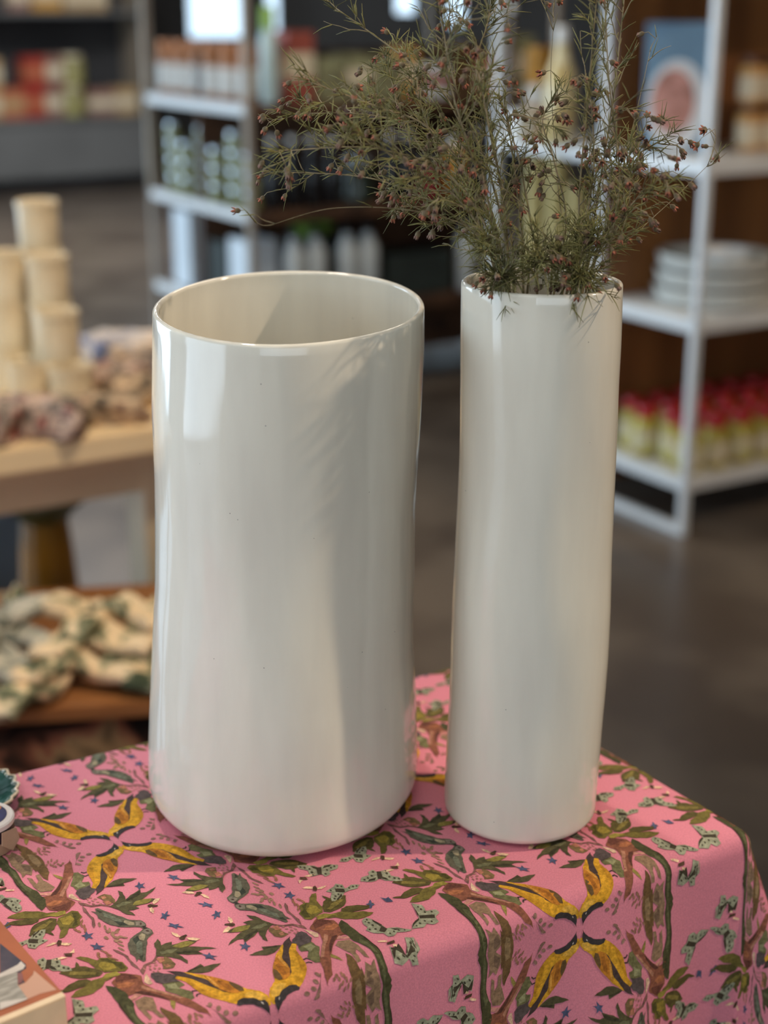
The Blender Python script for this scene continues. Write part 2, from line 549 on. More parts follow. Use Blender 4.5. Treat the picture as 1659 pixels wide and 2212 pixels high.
for (x, y, r) in [(1200, 45, -.4), (1270, 95, 0), (1240, 150, .1), (1205, 210, .2), (1370, 50, -.1)]:
    TR.append(blob(C_, 1, (146, 112, 96), x, y, 46, 17, r))
for (x, y, r) in [(480, 840, 1.3), (580, 890, 1.3), (660, 940, 1.4), (800, 935, -.5), (710, 1020, .6), (790, 1070, .3), (600, 1075, .3), (770, 1130, .5), (850, 1055, 0)]:
    TR.append(blob(B_, 1, (150, 116, 94), x, y, 46, 22, r))
for (x, y, r) in [(170, 790, 1.9), (215, 880, 1.6), (235, 940, 1.8), (165, 850, 1.2), (120, 960, .3), (60, 930, .6)]:
    TR.append(blob(B_, 1, (150, 104, 80), x, y, 46, 20, r))
for (x, y) in [(720, 180), (770, 150), (820, 190), (760, 220), (860, 160), (880, 210), (920, 230), (840, 250), (800, 240), (690, 230), (955, 200)]:
    TR.append(blob(C_, 1, (154, 110, 90), x, y, 26, 16, x * 0.7))
for (x, y) in [(1350, 770), (1400, 750), (1440, 800), (1380, 820), (1480, 770), (1520, 820), (1450, 850), (1560, 850), (1330, 860)]:
    TR.append(blob(C_, 1, (168, 116, 106), x, y, 26, 12, x * 0.31))
# blue flies and a bee inside the mirrored part
FLY = [(-1, .12), (-.45, -.12), (-.28, -.7), (.08, -.2), (.85, -.5), (.42, .05), (.95, .42), (.18, .3), (-.2, .8), (-.42, .25)]


def fly(view, cx, cy, s, rot):
    pts = []
    for (x, y) in FLY:
        x, y = x * s, y * s
        pts.append((cx + x * math.cos(rot) - y * math.sin(rot), cy + x * math.sin(rot) + y * math.cos(rot)))
    return (view, 2, BLU, pts)


TR += [fly(B_, 1190, 155, 100, 0), fly(B_, 275, 1035, 115, 0.1), fly(B_, 1625, 680, 100, -0.5)]
TR += [(B_, 3, (78, 58, 40), [(1320, 500), (1370, 480), (1500, 500), (1500, 520), (1400, 535), (1330, 530)]),
       (B_, 2, CRM, [(1400, 450), (1450, 390), (1540, 375), (1500, 440), (1430, 485)]),
       (B_, 2, CRM, [(1350, 560), (1400, 525), (1440, 590), (1430, 650), (1370, 615)])]
# band of butterflies, bees and flies (turned, not mirrored)
TB = []


def butterfly(view, outline, bodies, spots):
    mx_ = sum(p[0] for p in outline) / len(outline)
    my_ = sum(p[1] for p in outline) / len(outline)
    gr = lambda L_: [(mx_ + (p[0] - mx_) * 1.16, my_ + (p[1] - my_) * 1.16) for p in L_]
    outline = gr(outline)
    bodies = [gr(b_) for b_ in bodies]
    spots = [(mx_ + (x - mx_) * 1.16, my_ + (y - my_) * 1.16, r * 1.3) for (x, y, r) in spots]
    TB.append((view, 2, BFY, outline))
    for b in bodies:
        TB.append((view, 3, (66, 58, 44), b))
    for (x, y, r) in spots:
        TB.append(blob(view, 3, (74, 70, 54), x, y, r, r * .7, 0.4, 6))


butterfly(D_, [(260, 290), (340, 282), (440, 288), (490, 310), (540, 285), (620, 275), (690, 280), (680, 320), (600, 345), (610, 375), (560, 400), (520, 375), (480, 385), (420, 400), (390, 370), (380, 340), (300, 325)],
          [[(465, 310), (515, 305), (522, 380), (478, 380)], [(400, 292), (470, 305), (472, 330), (430, 315)], [(545, 290), (620, 277), (600, 300), (530, 320)]],
          [(300, 305, 12), (345, 312, 13), (395, 325, 12), (420, 360, 14), (650, 296, 12), (615, 312, 12), (575, 335, 13), (560, 375, 13), (430, 385, 9)])
butterfly(D_, [(600, 590), (680, 540), (700, 510), (770, 520), (800, 560), (860, 520), (950, 520), (930, 555), (850, 575), (790, 600), (770, 640), (720, 690), (660, 690), (650, 640), (660, 600)],
          [[(690, 560), (785, 565), (795, 600), (700, 595)], [(770, 640), (722, 688), (715, 670), (760, 610)]],
          [(720, 535, 12), (760, 540, 11), (650, 580, 11), (700, 640, 13), (730, 620, 11), (690, 665, 12), (840, 555, 12), (880, 540, 12), (915, 535, 10)])
butterfly(D_, [(1040, 950), (1080, 920), (1160, 950), (1250, 1000), (1290, 1030), (1400, 1020), (1560, 1045), (1500, 1065), (1400, 1070), (1370, 1110), (1310, 1115), (1260, 1080), (1160, 1080), (1080, 1050), (1100, 1020), (1050, 980)],
          [[(1240, 1000), (1300, 1035), (1270, 1075), (1215, 1060)], [(1140, 940), (1245, 995), (1230, 1015), (1170, 975)], [(1330, 1030), (1480, 1035), (1380, 1048)]],
          [(1090, 945, 12), (1110, 975, 12), (1150, 1000, 14), (1180, 1040, 13), (1120, 1045, 11), (1330, 1085, 12), (1370, 1065, 11), (1420, 1052, 10), (1480, 1050, 9), (1075, 965, 8)])
butterfly(E_, [(200, 720), (290, 720), (330, 790), (400, 810), (390, 870), (340, 920), (340, 1000), (280, 1010), (260, 950), (180, 1010), (110, 1000), (140, 900), (220, 850), (230, 800)],
          [[(240, 830), (330, 850), (340, 890), (300, 905), (235, 860)], [(120, 970), (140, 905), (225, 850), (230, 870), (160, 920)], [(200, 725), (225, 800), (240, 830), (222, 835)]],
          [(260, 765, 14), (300, 800, 13), (355, 825, 14), (190, 900, 14), (215, 935, 13), (160, 960, 13), (245, 935, 12), (290, 965, 12), (315, 925, 10)])
butterfly(E_, [(290, 310), (400, 330), (440, 390), (540, 375), (580, 410), (540, 450), (575, 500), (520, 530), (450, 520), (420, 560), (300, 575), (300, 530), (370, 460), (330, 380)],
          [[(370, 440), (530, 430), (535, 465), (380, 470)], [(295, 320), (335, 380), (372, 440), (355, 440)], [(300, 565), (310, 520), (370, 465), (372, 485)]],
          [(390, 375, 13), (430, 405, 12), (360, 350, 10), (500, 400, 12), (430, 495, 12), (380, 520, 12), (500, 500, 12), (345, 545, 10)])
for view, body, wings in [
    (D_, [(1230, 160), (1270, 165), (1275, 210), (1250, 220), (1225, 190)], [[(1115, 225), (1180, 183), (1240, 183), (1180, 210)], [(1270, 185), (1395, 192), (1365, 212), (1280, 207)]]),
    (D_, [(1340, 292), (1430, 288), (1442, 322), (1370, 318)], [[(1400, 285), (1430, 243), (1455, 287)], [(1250, 358), (1330, 323), (1395, 328), (1325, 350)]]),
    (D_, [(1300, 1205), (1390, 1172), (1400, 1200), (1310, 1228)], [[(1190, 1182), (1310, 1177), (1300, 1197), (1200, 1197)], [(1370, 1222), (1420, 1213), (1442, 1260), (1400, 1252)]]),
]:
    for w in wings:
        TB.append((view, 2, CRM, w))
    TB.append((view, 3, (84, 60, 44), body))
TB.append((D_, 2, BLU, [(1050, 745), (1090, 730), (1105, 690), (1125, 735), (1165, 745), (1130, 760), (1120, 795), (1095, 785), (1095, 755)]))
TB.append((D_, 2, BLU, [(1215, 662), (1290, 675), (1320, 658), (1380, 712), (1300, 717), (1270, 695)]))


def split_tris(tris, lim):
    out = []
    stack = list(tris)
    while stack:
        a, b, c = stack.pop()
        l = [np.hypot(*(a - b)), np.hypot(*(b - c)), np.hypot(*(c - a))]
        k = int(np.argmax(l))
        if l[k] < lim:
            out.append((a, b, c))
            continue
        if k == 0:
            m = (a + b) / 2
            stack += [(a, m, c), (m, b, c)]
        elif k == 1:
            m = (b + c) / 2
            stack += [(a, b, m), (a, m, c)]
        else:
            m = (a + c) / 2
            stack += [(a, b, m), (m, b, c)]
    return out


def ragged(pts, amp):
    """add a little hand drawn unevenness to an outline (uv metres)"""
    out = []
    n = len(pts)
    for i in range(n):
        a, b = pts[i], pts[(i + 1) % n]
        out.append(a)
        if np.hypot(*(b - a)) > 0.004:
            d = b - a
            nrm = np.array([-d[1], d[0]]) / np.hypot(*d)
            out.append((a + b) / 2 + nrm * RNG.uniform(-amp, amp))
    return out


def build_motif(items, band=False):
    T, Cc, Lr = [], [], []
    seen = []
    for (view, layer, colr, outline) in items:
        pts = [uv(view[0] + x / view[2], view[1] + y / view[2], band) for (x, y) in outline]
        pts = ragged(pts, 0.0004)
        tr = tessellate_polygon([[Vector((p[0], p[1], 0)) for p in pts]])
        base = np.array(lin(colr))
        tris = split_tris([(np.array(pts[a]), np.array(pts[b]), np.array(pts[c])) for a, b, c in tr], 0.0055)
        j = 1.0 + RNG.uniform(-0.05, 0.05)
        for t in tris:
            T.append(t)
            Cc.append(base * j)
            Lr.append(layer + 0.85 * len(seen) / len(items))
        seen.append(1)
    return np.array(T), np.array(Cc), np.array(Lr, float)


def build_cloth():
    # the cloth itself
    sp = 0.0032
    drop = 0.48
    ps = np.arange(-WIDE - drop, drop + sp, sp)
    qs = np.arange(-drop, DEEP + drop + sp, sp)
    # coarser far from view is not needed: keep only a plain grid with wider steps on the far sides
    def thin(vals, lo, hi):
        keep = [v for i, v in enumerate(vals) if (lo <= v <= hi) or i % 5 == 0]
        return np.array(keep)
    ps = thin(ps, -0.62, 0.10)
    qs = thin(qs, -0.03, DEEP + 0.22)
    P, Q = np.meshgrid(ps, qs, indexing='ij')
    V = cloth(P.ravel(), Q.ravel())
    ni, nj = len(ps), len(qs)
    ii, jj = np.meshgrid(np.arange(ni - 1), np.arange(nj - 1), indexing='ij')
    a = (ii * nj + jj).ravel()
    quads = np.stack([a, a + nj, a + nj + 1, a + 1], -1)
    # normals up: check orientation
    loops = [quads.reshape(-1)]
    sizes = [np.full(len(quads), 4)]
    verts = [V]
    cols = [np.tile(np.array(lin(PINK)), (len(V), 1))]
    off = len(V)
    mt, mc, ml = build_motif(TR)
    bt, bc, bl = build_motif(TB, True)
    allT, allC, allL = [], [], []
    for i in range(-4, 4):
        for j in range(-3, 4):
            o = np.array([i * LU, j * LV])
            for sx in (1, -1):
                for sy in (1, -1):
                    allT.append(mt * np.array([sx, sy]) + o)
                    allC.append(mc)
                    allL.append(ml + 0.012 * (sx + 1) + 0.024 * (sy + 1) + 0.006 * (i % 2) + 0.003 * (j % 2))
            allT.append(bt + o)
            allC.append(bc)
            allL.append(bl + 0.5)
            # turned about the middle of the band
            cen = np.array([LU / 2, LV / 2])
            allT.append(2 * cen - bt + o)
            allC.append(bc)
            allL.append(bl + 0.5)
    T = np.concatenate(allT)
    Cc = np.concatenate(allC)
    L = np.concatenate(allL)
    flat = T @ B2.T + PO
    pm, qm = flat[..., 0].mean(1), flat[..., 1].mean(1)
    ok = (pm > -0.66) & (pm < 0.16) & (qm > -0.12) & (qm < DEEP + 0.30)
    flat, Cc, L = flat[ok], Cc[ok], L[ok]
    lift = 0.00020 + L * 0.00009
    lv = np.repeat(lift, 3)
    DV = cloth(flat[..., 0].ravel(), flat[..., 1].ravel(), lv)
    # keep all the print facing outwards
    tri = DV.reshape(-1, 3, 3)
    ctr2 = flat
    area2 = np.cross(ctr2[:, 1] - ctr2[:, 0], ctr2[:, 2] - ctr2[:, 0])
    ref = np.sign(np.cross(np.array([1.0, 0]), np.array([0, 1.0])))
    zc = E1.x * E2.y - E1.y * E2.x
    flip = (area2 * zc) < 0
    tri[flip] = tri[flip][:, ::-1]
    n = len(tri)
    verts.append(tri.reshape(-1, 3))
    cols.append(np.repeat(Cc * RNG.uniform(0.93, 1.06, (n, 1)), 3, 0))
    loops.append((np.arange(n * 3) + off))
    sizes.append(np.full(n, 3))
    V = np.concatenate(verts)
    LP = np.concatenate(loops)
    SZ = np.concatenate(sizes)
    CC = np.concatenate(cols)
    if zc < 0:
        LP[:len(quads) * 4] = quads[:, ::-1].reshape(-1)
    me = bpy.data.meshes.new('tablecloth')
    me.vertices.add(len(V))
    me.vertices.foreach_set('co', V.reshape(-1).astype(np.float32))
    me.loops.add(len(LP))
    me.loops.foreach_set('vertex_index', LP.astype(np.int32))
    me.polygons.add(len(SZ))
    st = np.concatenate([[0], np.cumsum(SZ)[:-1]])
    me.polygons.foreach_set('loop_start', st.astype(np.int32))
    me.polygons.foreach_set('use_smooth', np.ones(len(SZ), dtype=bool))
    me.update(calc_edges=True)
    at = me.color_attributes.new('print', 'FLOAT_COLOR', 'POINT')
    al = np.ones((len(CC), 1))
    al[:off] = 0
    at.data.foreach_set('color', np.concatenate([CC, al], 1).reshape(-1).astype(np.float32))
    m = bpy.data.materials.new('printed_linen')
    m.use_nodes = True
    nt = m.node_tree
    b = nt.nodes['Principled BSDF']
    b.inputs['Roughness'].default_value = 0.85
    b.inputs['Specular IOR Level'].default_value = 0.25
    ca = nt.nodes.new('ShaderNodeVertexColor')
    ca.layer_name = 'print'
    tc = nt.nodes.new('ShaderNodeTexCoord')
    n1 = nt.nodes.new('ShaderNodeTexNoise')
    n1.inputs['Scale'].default_value = 900
    n1.inputs['Detail'].default_value = 3
    nt.links.new(tc.outputs['Object'], n1.inputs['Vector'])
    mr = nt.nodes.new('ShaderNodeMapRange')
    mr.inputs['From Min'].default_value = 0.3
    mr.inputs['From Max'].default_value = 0.7
    mr.inputs['To Min'].default_value = 0.88
    mr.inputs['To Max'].default_value = 1.10
    nt.links.new(n1.outputs['Fac'], mr.inputs['Value'])
    n4 = nt.nodes.new('ShaderNodeTexNoise')
    n4.inputs['Scale'].default_value = 330
    n4.inputs['Detail'].default_value = 6
    n4.inputs['Roughness'].default_value = 0.7
    nt.links.new(tc.outputs['Object'], n4.inputs['Vector'])
    mr4 = nt.nodes.new('ShaderNodeMapRange')
    mr4.inputs['From Min'].default_value = 0.32
    mr4.inputs['From Max'].default_value = 0.68
    mr4.inputs['To Min'].default_value = 0.55
    mr4.inputs['To Max'].default_value = 1.42
    nt.links.new(n4.outputs['Fac'], mr4.inputs['Value'])
    mxa = nt.nodes.new('ShaderNodeMix')
    nt.links.new(ca.outputs['Alpha'], mxa.inputs['Factor'])
    nt.links.new(mr.outputs['Result'], mxa.inputs['A'])
    nt.links.new(mr4.outputs['Result'], mxa.inputs['B'])
    mx = nt.nodes.new('ShaderNodeVectorMath')
    mx.operation = 'SCALE'
    nt.links.new(ca.outputs['Color'], mx.inputs[0])
    nt.links.new(mxa.outputs['Result'], mx.inputs['Scale'])
    nt.links.new(mx.outputs['Vector'], b.inputs['Base Color'])
    n2 = nt.nodes.new('ShaderNodeTexNoise')
    n2.inputs['Scale'].default_value = 1500
    nt.links.new(tc.outputs['Object'], n2.inputs['Vector'])
    bp = nt.nodes.new('ShaderNodeBump')
    bp.inputs['Strength'].default_value = 0.12
    bp.inputs['Distance'].default_value = 0.0006
    nt.links.new(n2.outputs['Fac'], bp.inputs['Height'])
    nt.links.new(bp.outputs['Normal'], b.inputs['Normal'])
    o = link('tablecloth', me, m)
    tag(o, 'pink linen tablecloth printed with yellow birds, butterflies and leaves, under the white vases', 'tablecloth')
    return o


build_cloth()
# table under the cloth
tb = empty('display_table', (0, 0, 0), 0, 'wooden display table hidden under the pink printed cloth', 'table')
M_tw = mat('table_wood', (150, 110, 74), 0.6, var=0.3, scale=8)


def quadbox(name, a0, a1, b0, b1, z0, z1, m, parent):
    vs = []
    for z in (z0, z1):
        for (a, b) in ((a0, b0), (a1, b0), (a1, b1), (a0, b1)):
            q = PB + E1 * a + E2 * b
            vs.append((q.x, q.y, z))
    f = [(0, 1, 2, 3), (4, 7, 6, 5), (0, 4, 5, 1), (1, 5, 6, 2), (2, 6, 7, 3), (3, 7, 4, 0)]
    return link(name, pydata(name, vs, f), m, parent)


i_ = 0.016
quadbox('table_top', -WIDE + i_, -i_, i_, DEEP - i_, ZT - 0.035, ZT - 0.001, M_tw, tb)
for a in (-WIDE + 0.03, -0.08):
    for b in (0.03, DEEP - 0.08):
        quadbox('leg', a, a + 0.05, b, b + 0.05, 0, ZT - 0.035, M_tw, tb)

# ------------------------------------------------------------------ vases
M_glz = bpy.data.materials.new('white_glaze')
M_glz.use_nodes = True
nt = M_glz.node_tree
b = nt.nodes['Principled BSDF']
b.inputs['Roughness'].default_value = 0.09
b.inputs['Coat Weight'].default_value = 0.0
b.inputs['Coat Roughness'].default_value = 0.05
b.inputs['Specular IOR Level'].default_value = 0.5
tc = nt.nodes.new('ShaderNodeTexCoord')
mp = nt.nodes.new('ShaderNodeMapping')
mp.inputs['Scale'].default_value = (1, 1, 0.18)
nt.links.new(tc.outputs['Object'], mp.inputs['Vector'])
n1 = nt.nodes.new('ShaderNodeTexNoise')
n1.inputs['Scale'].default_value = 26
n1.inputs['Detail'].default_value = 5
nt.links.new(mp.outputs['Vector'], n1.inputs['Vector'])
cr = nt.nodes.new('ShaderNodeValToRGB')
cr.color_ramp.elements[0].position = 0.3
cr.color_ramp.elements[1].position = 0.72
cr.color_ramp.elements[0].color = (*lin((216, 211, 197)), 1)
cr.color_ramp.elements[1].color = (*lin((236, 231, 215)), 1)
nt.links.new(n1.outputs['Fac'], cr.inputs['Fac'])
# pin specks in the glaze
n3 = nt.nodes.new('ShaderNodeTexVoronoi')
n3.inputs['Scale'].default_value = 55
nt.links.new(tc.outputs['Object'], n3.inputs['Vector'])
lt = nt.nodes.new('ShaderNodeMath')
lt.operation = 'LESS_THAN'
lt.inputs[1].default_value = 0.022
nt.links.new(n3.outputs['Distance'], lt.inputs[0])
mixc = nt.nodes.new('ShaderNodeMix')
mixc.data_type = 'RGBA'
nt.links.new(lt.outputs[0], mixc.inputs['Factor'])
nt.links.new(cr.outputs['Color'], mixc.inputs['A'])
mixc.inputs['B'].default_value = (*lin((150, 146, 138)), 1)
nt.links.new(mixc.outputs['Result'], b.inputs['Base Color'])
n2 = nt.nodes.new('ShaderNodeTexNoise')
n2.inputs['Scale'].default_value = 34
n2.inputs['Detail'].default_value = 2
nt.links.new(mp.outputs['Vector'], n2.inputs['Vector'])
bp = nt.nodes.new('ShaderNodeBump')
bp.inputs['Strength'].default_value = 0.22
bp.inputs['Distance'].default_value = 0.004
nt.links.new(n2.outputs['Fac'], bp.inputs['Height'])
nt.links.new(bp.outputs['Normal'], b.inputs['Normal'])


def vase(name, rows, yaxis, deep, tilt, wall, cornr, label, seed):
    """rows: (image y, left x, right x) of the outline; the vase axis stands at depth yaxis"""
    Z, R, CX = [], [], []
    for (y, xl, xr) in rows:
        a, c = ony(xl, y, yaxis), ony(xr, y, yaxis)
        r = (c.x - a.x) / 2
        r = r * math.sqrt(1 - min(0.3, (r / yaxis) ** 2))
        Z.append((a.z + c.z) / 2)
        R.append(r)
        CX.append((a.x + c.x) / 2)
    Z, R, CX = np.array(Z)[::-1], np.array(R)[::-1], np.array(CX)[::-1]
    ztop = Z[-1]
    zb = ZT + 0.0006
    c0 = CX[0]
    f = lambda z: (float(np.interp(z, Z, R)), float(np.interp(z, Z, CX)))
    ring = []                                       # (z, r, cx)
    r0 = f(zb + cornr)[0]
    for k in range(7):
        t = k / 6 * math.pi / 2
        ring.append((zb + cornr * 0.62 * (1 - math.cos(t)), r0 - cornr + cornr * math.sin(t), f(zb + cornr)[1]))
    zs = np.linspace(zb + cornr, ztop - wall * 0.5, 56)
    for z in zs:
        rr, cc = f(z)
        ring.append((z, rr, cc))
    rt, ctp = f(ztop)
    for k in range(1, 8):
        t = k / 7 * math.pi
        ring.append((ztop - wall * 0.5 + wall * 0.5 * math.sin(t), rt - wall * 0.5 + wall * 0.5 * math.cos(t), ctp))
    for z in np.linspace(ztop - wall * 0.7, zb + 0.02, 40):
        rr, cc = f(z)
        ring.append((z, rr - wall, cc))
    ring.append((zb + 0.012, f(zb + 0.02)[0] - wall - 0.012, f(zb + 0.02)[1]))
    seg = 112
    v, fc = [], []
    rg = np.random.default_rng(seed)
    ph = rg.uniform(0, 6.28, 8)
    for (z, r, cx) in ring:
        h = (z - zb) / (ztop - zb)
        for k in range(seg):
            t = 2 * math.pi * k / seg
            # soft dents left by the potter's hands, away from the outline
            dent = 0.0011 * (math.sin(2 * t + 5 * h + ph[0]) + math.sin(3 * t - 7 * h + ph[1])) + 0.0007 * math.sin(5 * t + 11 * h + ph[2]) + 0.0006 * math.sin(17 * h + t + ph[3])
            dent *= abs(math.sin(t)) * min(1, h * 5) * (1 - 0.5 * h)
            x = (r + dent) * math.cos(t)
            y = (r + dent) * math.sin(t) * deep
            zz = z + tilt * y * (h ** 4)
            v.append((cx - c0 + x, y, zz - zb))
    n = len(ring)
    for i in range(n - 1):
        for k in range(seg):
            k2 = (k + 1) % seg
            fc.append((i * seg + k, i * seg + k2, (i + 1) * seg + k2, (i + 1) * seg + k))
    fc.append(tuple(range(seg - 1, -1, -1)))
    fc.append(tuple((n - 1) * seg + k for k in range(seg)))
    me = pydata(name, v, fc)
    o = link(name, me, M_glz, None, (c0, yaxis, zb), True)
    tag(o, label, 'vase')
    return o, (c0, yaxis, ztop, f)


BIG = [(656, 332, 917.5), (674, 331.5, 918.3), (750, 331, 917.7), (864, 330, 912), (940, 333, 908), (1016, 336, 902), (1092, 337.5, 898.5), (1168, 338.5, 897.5), (1240, 338.5, 897), (1314, 335, 894.5), (1390, 331, 893.5), (1428, 329, 896), (1504, 325.5, 900.5), (1580, 323.5, 902), (1618, 323, 903), (1660, 324.5, 902), (1690, 326.5, 899)]
SLIM = [(606, 995.8, 1345), (632, 995.3, 1344), (676, 994.6, 1343), (734, 994, 1341.5), (820, 994.2, 1336.5), (907, 993.3, 1333), (994, 991.5, 1329), (1081, 987.7, 1325), (1167, 983, 1321), (1200, 981.8, 1319.5), (1304, 976, 1317), (1409, 973.2, 1312.5), (1498, 971, 1306), (1603, 965, 1297), (1677, 961, 1290), (1707, 959.5, 1287), (1740, 959.5, 1283.5)]
wide_vase, WV = vase('wide_vase', BIG, 0.968, 1.2, 0.040, 0.0040, 0.024, 'wide white glazed ceramic vase, empty, standing on the pink cloth', 3)
slim_vase, SV = vase('slim_vase', SLIM, 0.928, 1.0, 0.0, 0.0042, 0.013, 'tall slim white glazed vase holding dried flower sprigs', 5)

# ------------------------------------------------------------------ dried flower sprigs in the slim vase
M_stem = mat('dry_stem', (150, 136, 106), 0.8, scale=60, rgb2=(112, 100, 70))
M_need = mat('dry_needles', (138, 134, 78), 0.75, scale=26, rgb2=(96, 94, 54))
M_cal = mat('bud_calyx', (128, 112, 80), 0.8, scale=160, rgb2=(92, 78, 58))
M_pet = mat('rust_petals', (176, 104, 78), 0.8, scale=200, rgb2=(120, 70, 54))
M_pet2 = mat('dull_petals', (142, 108, 92), 0.8, scale=200, rgb2=(102, 76, 64))


def bud_mesh(kind):
    """a small urn shaped bud with its pointed dry petals, stalk end at the origin, pointing along +Z"""
    v, f, mi = [], [], []
    seg = 7
    prof = [(0.0004, 0), (0.0013, 0.0008), (0.0019, 0.0020), (0.0018, 0.0031), (0.0013, 0.0040)]
    for (r, z) in prof:
        for k in range(seg):
            a = 2 * math.pi * k / seg
            v.append((r * math.cos(a), r * math.sin(a), z))
    for i in range(len(prof) - 1):
        for k in range(seg):
            k2 = (k + 1) % seg
            f.append((i * seg + k, i * seg + k2, (i + 1) * seg + k2, (i + 1) * seg + k))
            mi.append(0)
    f.append(tuple(range(seg - 1, -1, -1)))
    mi.append(0)
    op = {0: 0.25, 1: 0.75, 2: 1.15}[kind]
    for k in range(5):
        a = 2 * math.pi * k / 5
        ca, sa = math.cos(a), math.sin(a)
        wd = 0.0009
        b = len(v)
        r0, r1, r2 = 0.0011, 0.0013 + 0.0008 * op, 0.0006 + 0.0018 * op
        for (r, z, w_) in ((r0, 0.0035, wd), (r1, 0.0050, wd), (r2, 0.0062, 0.0002)):
            v.append((r * ca - w_ * sa, r * sa + w_ * ca, z))
            v.append((r * ca + w_ * sa, r * sa - w_ * ca, z))
            v.append(((r + 0.0003) * ca, (r + 0.0003) * sa, z - 0.0001))
        for q in (0, 3):
            f += [(b + q, b + q + 1, b + q + 4, b + q + 3), (b + q + 1, b + q + 2, b + q + 5, b + q + 4), (b + q + 2, b + q, b + q + 3, b + q + 5)]
            mi += [1, 1, 1]
    me = pydata('flower_bud', v, f)
    me.materials.append(M_cal)
    me.materials.append(M_pet if kind else M_pet2)
    me.polygons.foreach_set('material_index', np.array(mi, dtype=np.int32))
    me.polygons.foreach_set('use_smooth', np.ones(len(mi), dtype=bool))
    return me


BUDS = [bud_mesh(0), bud_mesh(1), bud_mesh(2)]


def catmull(pts, n):
    P = [pts[0]] + list(pts) + [pts[-1]]
    out = []
    for i in range(1, len(P) - 2):
        for k in range(n):
            t = k / n
            a, b, c, d = P[i - 1], P[i], P[i + 1], P[i + 2]
            out.append(0.5 * ((2 * b) + (c - a) * t + (2 * a - 5 * b + 4 * c - d) * t * t + (3 * b - a - 3 * c + d) * t ** 3))
    out.append(P[-2])
    return out


def rvec(rg):
    v = Vector(rg.normal(size=3))
    return v.normalized()


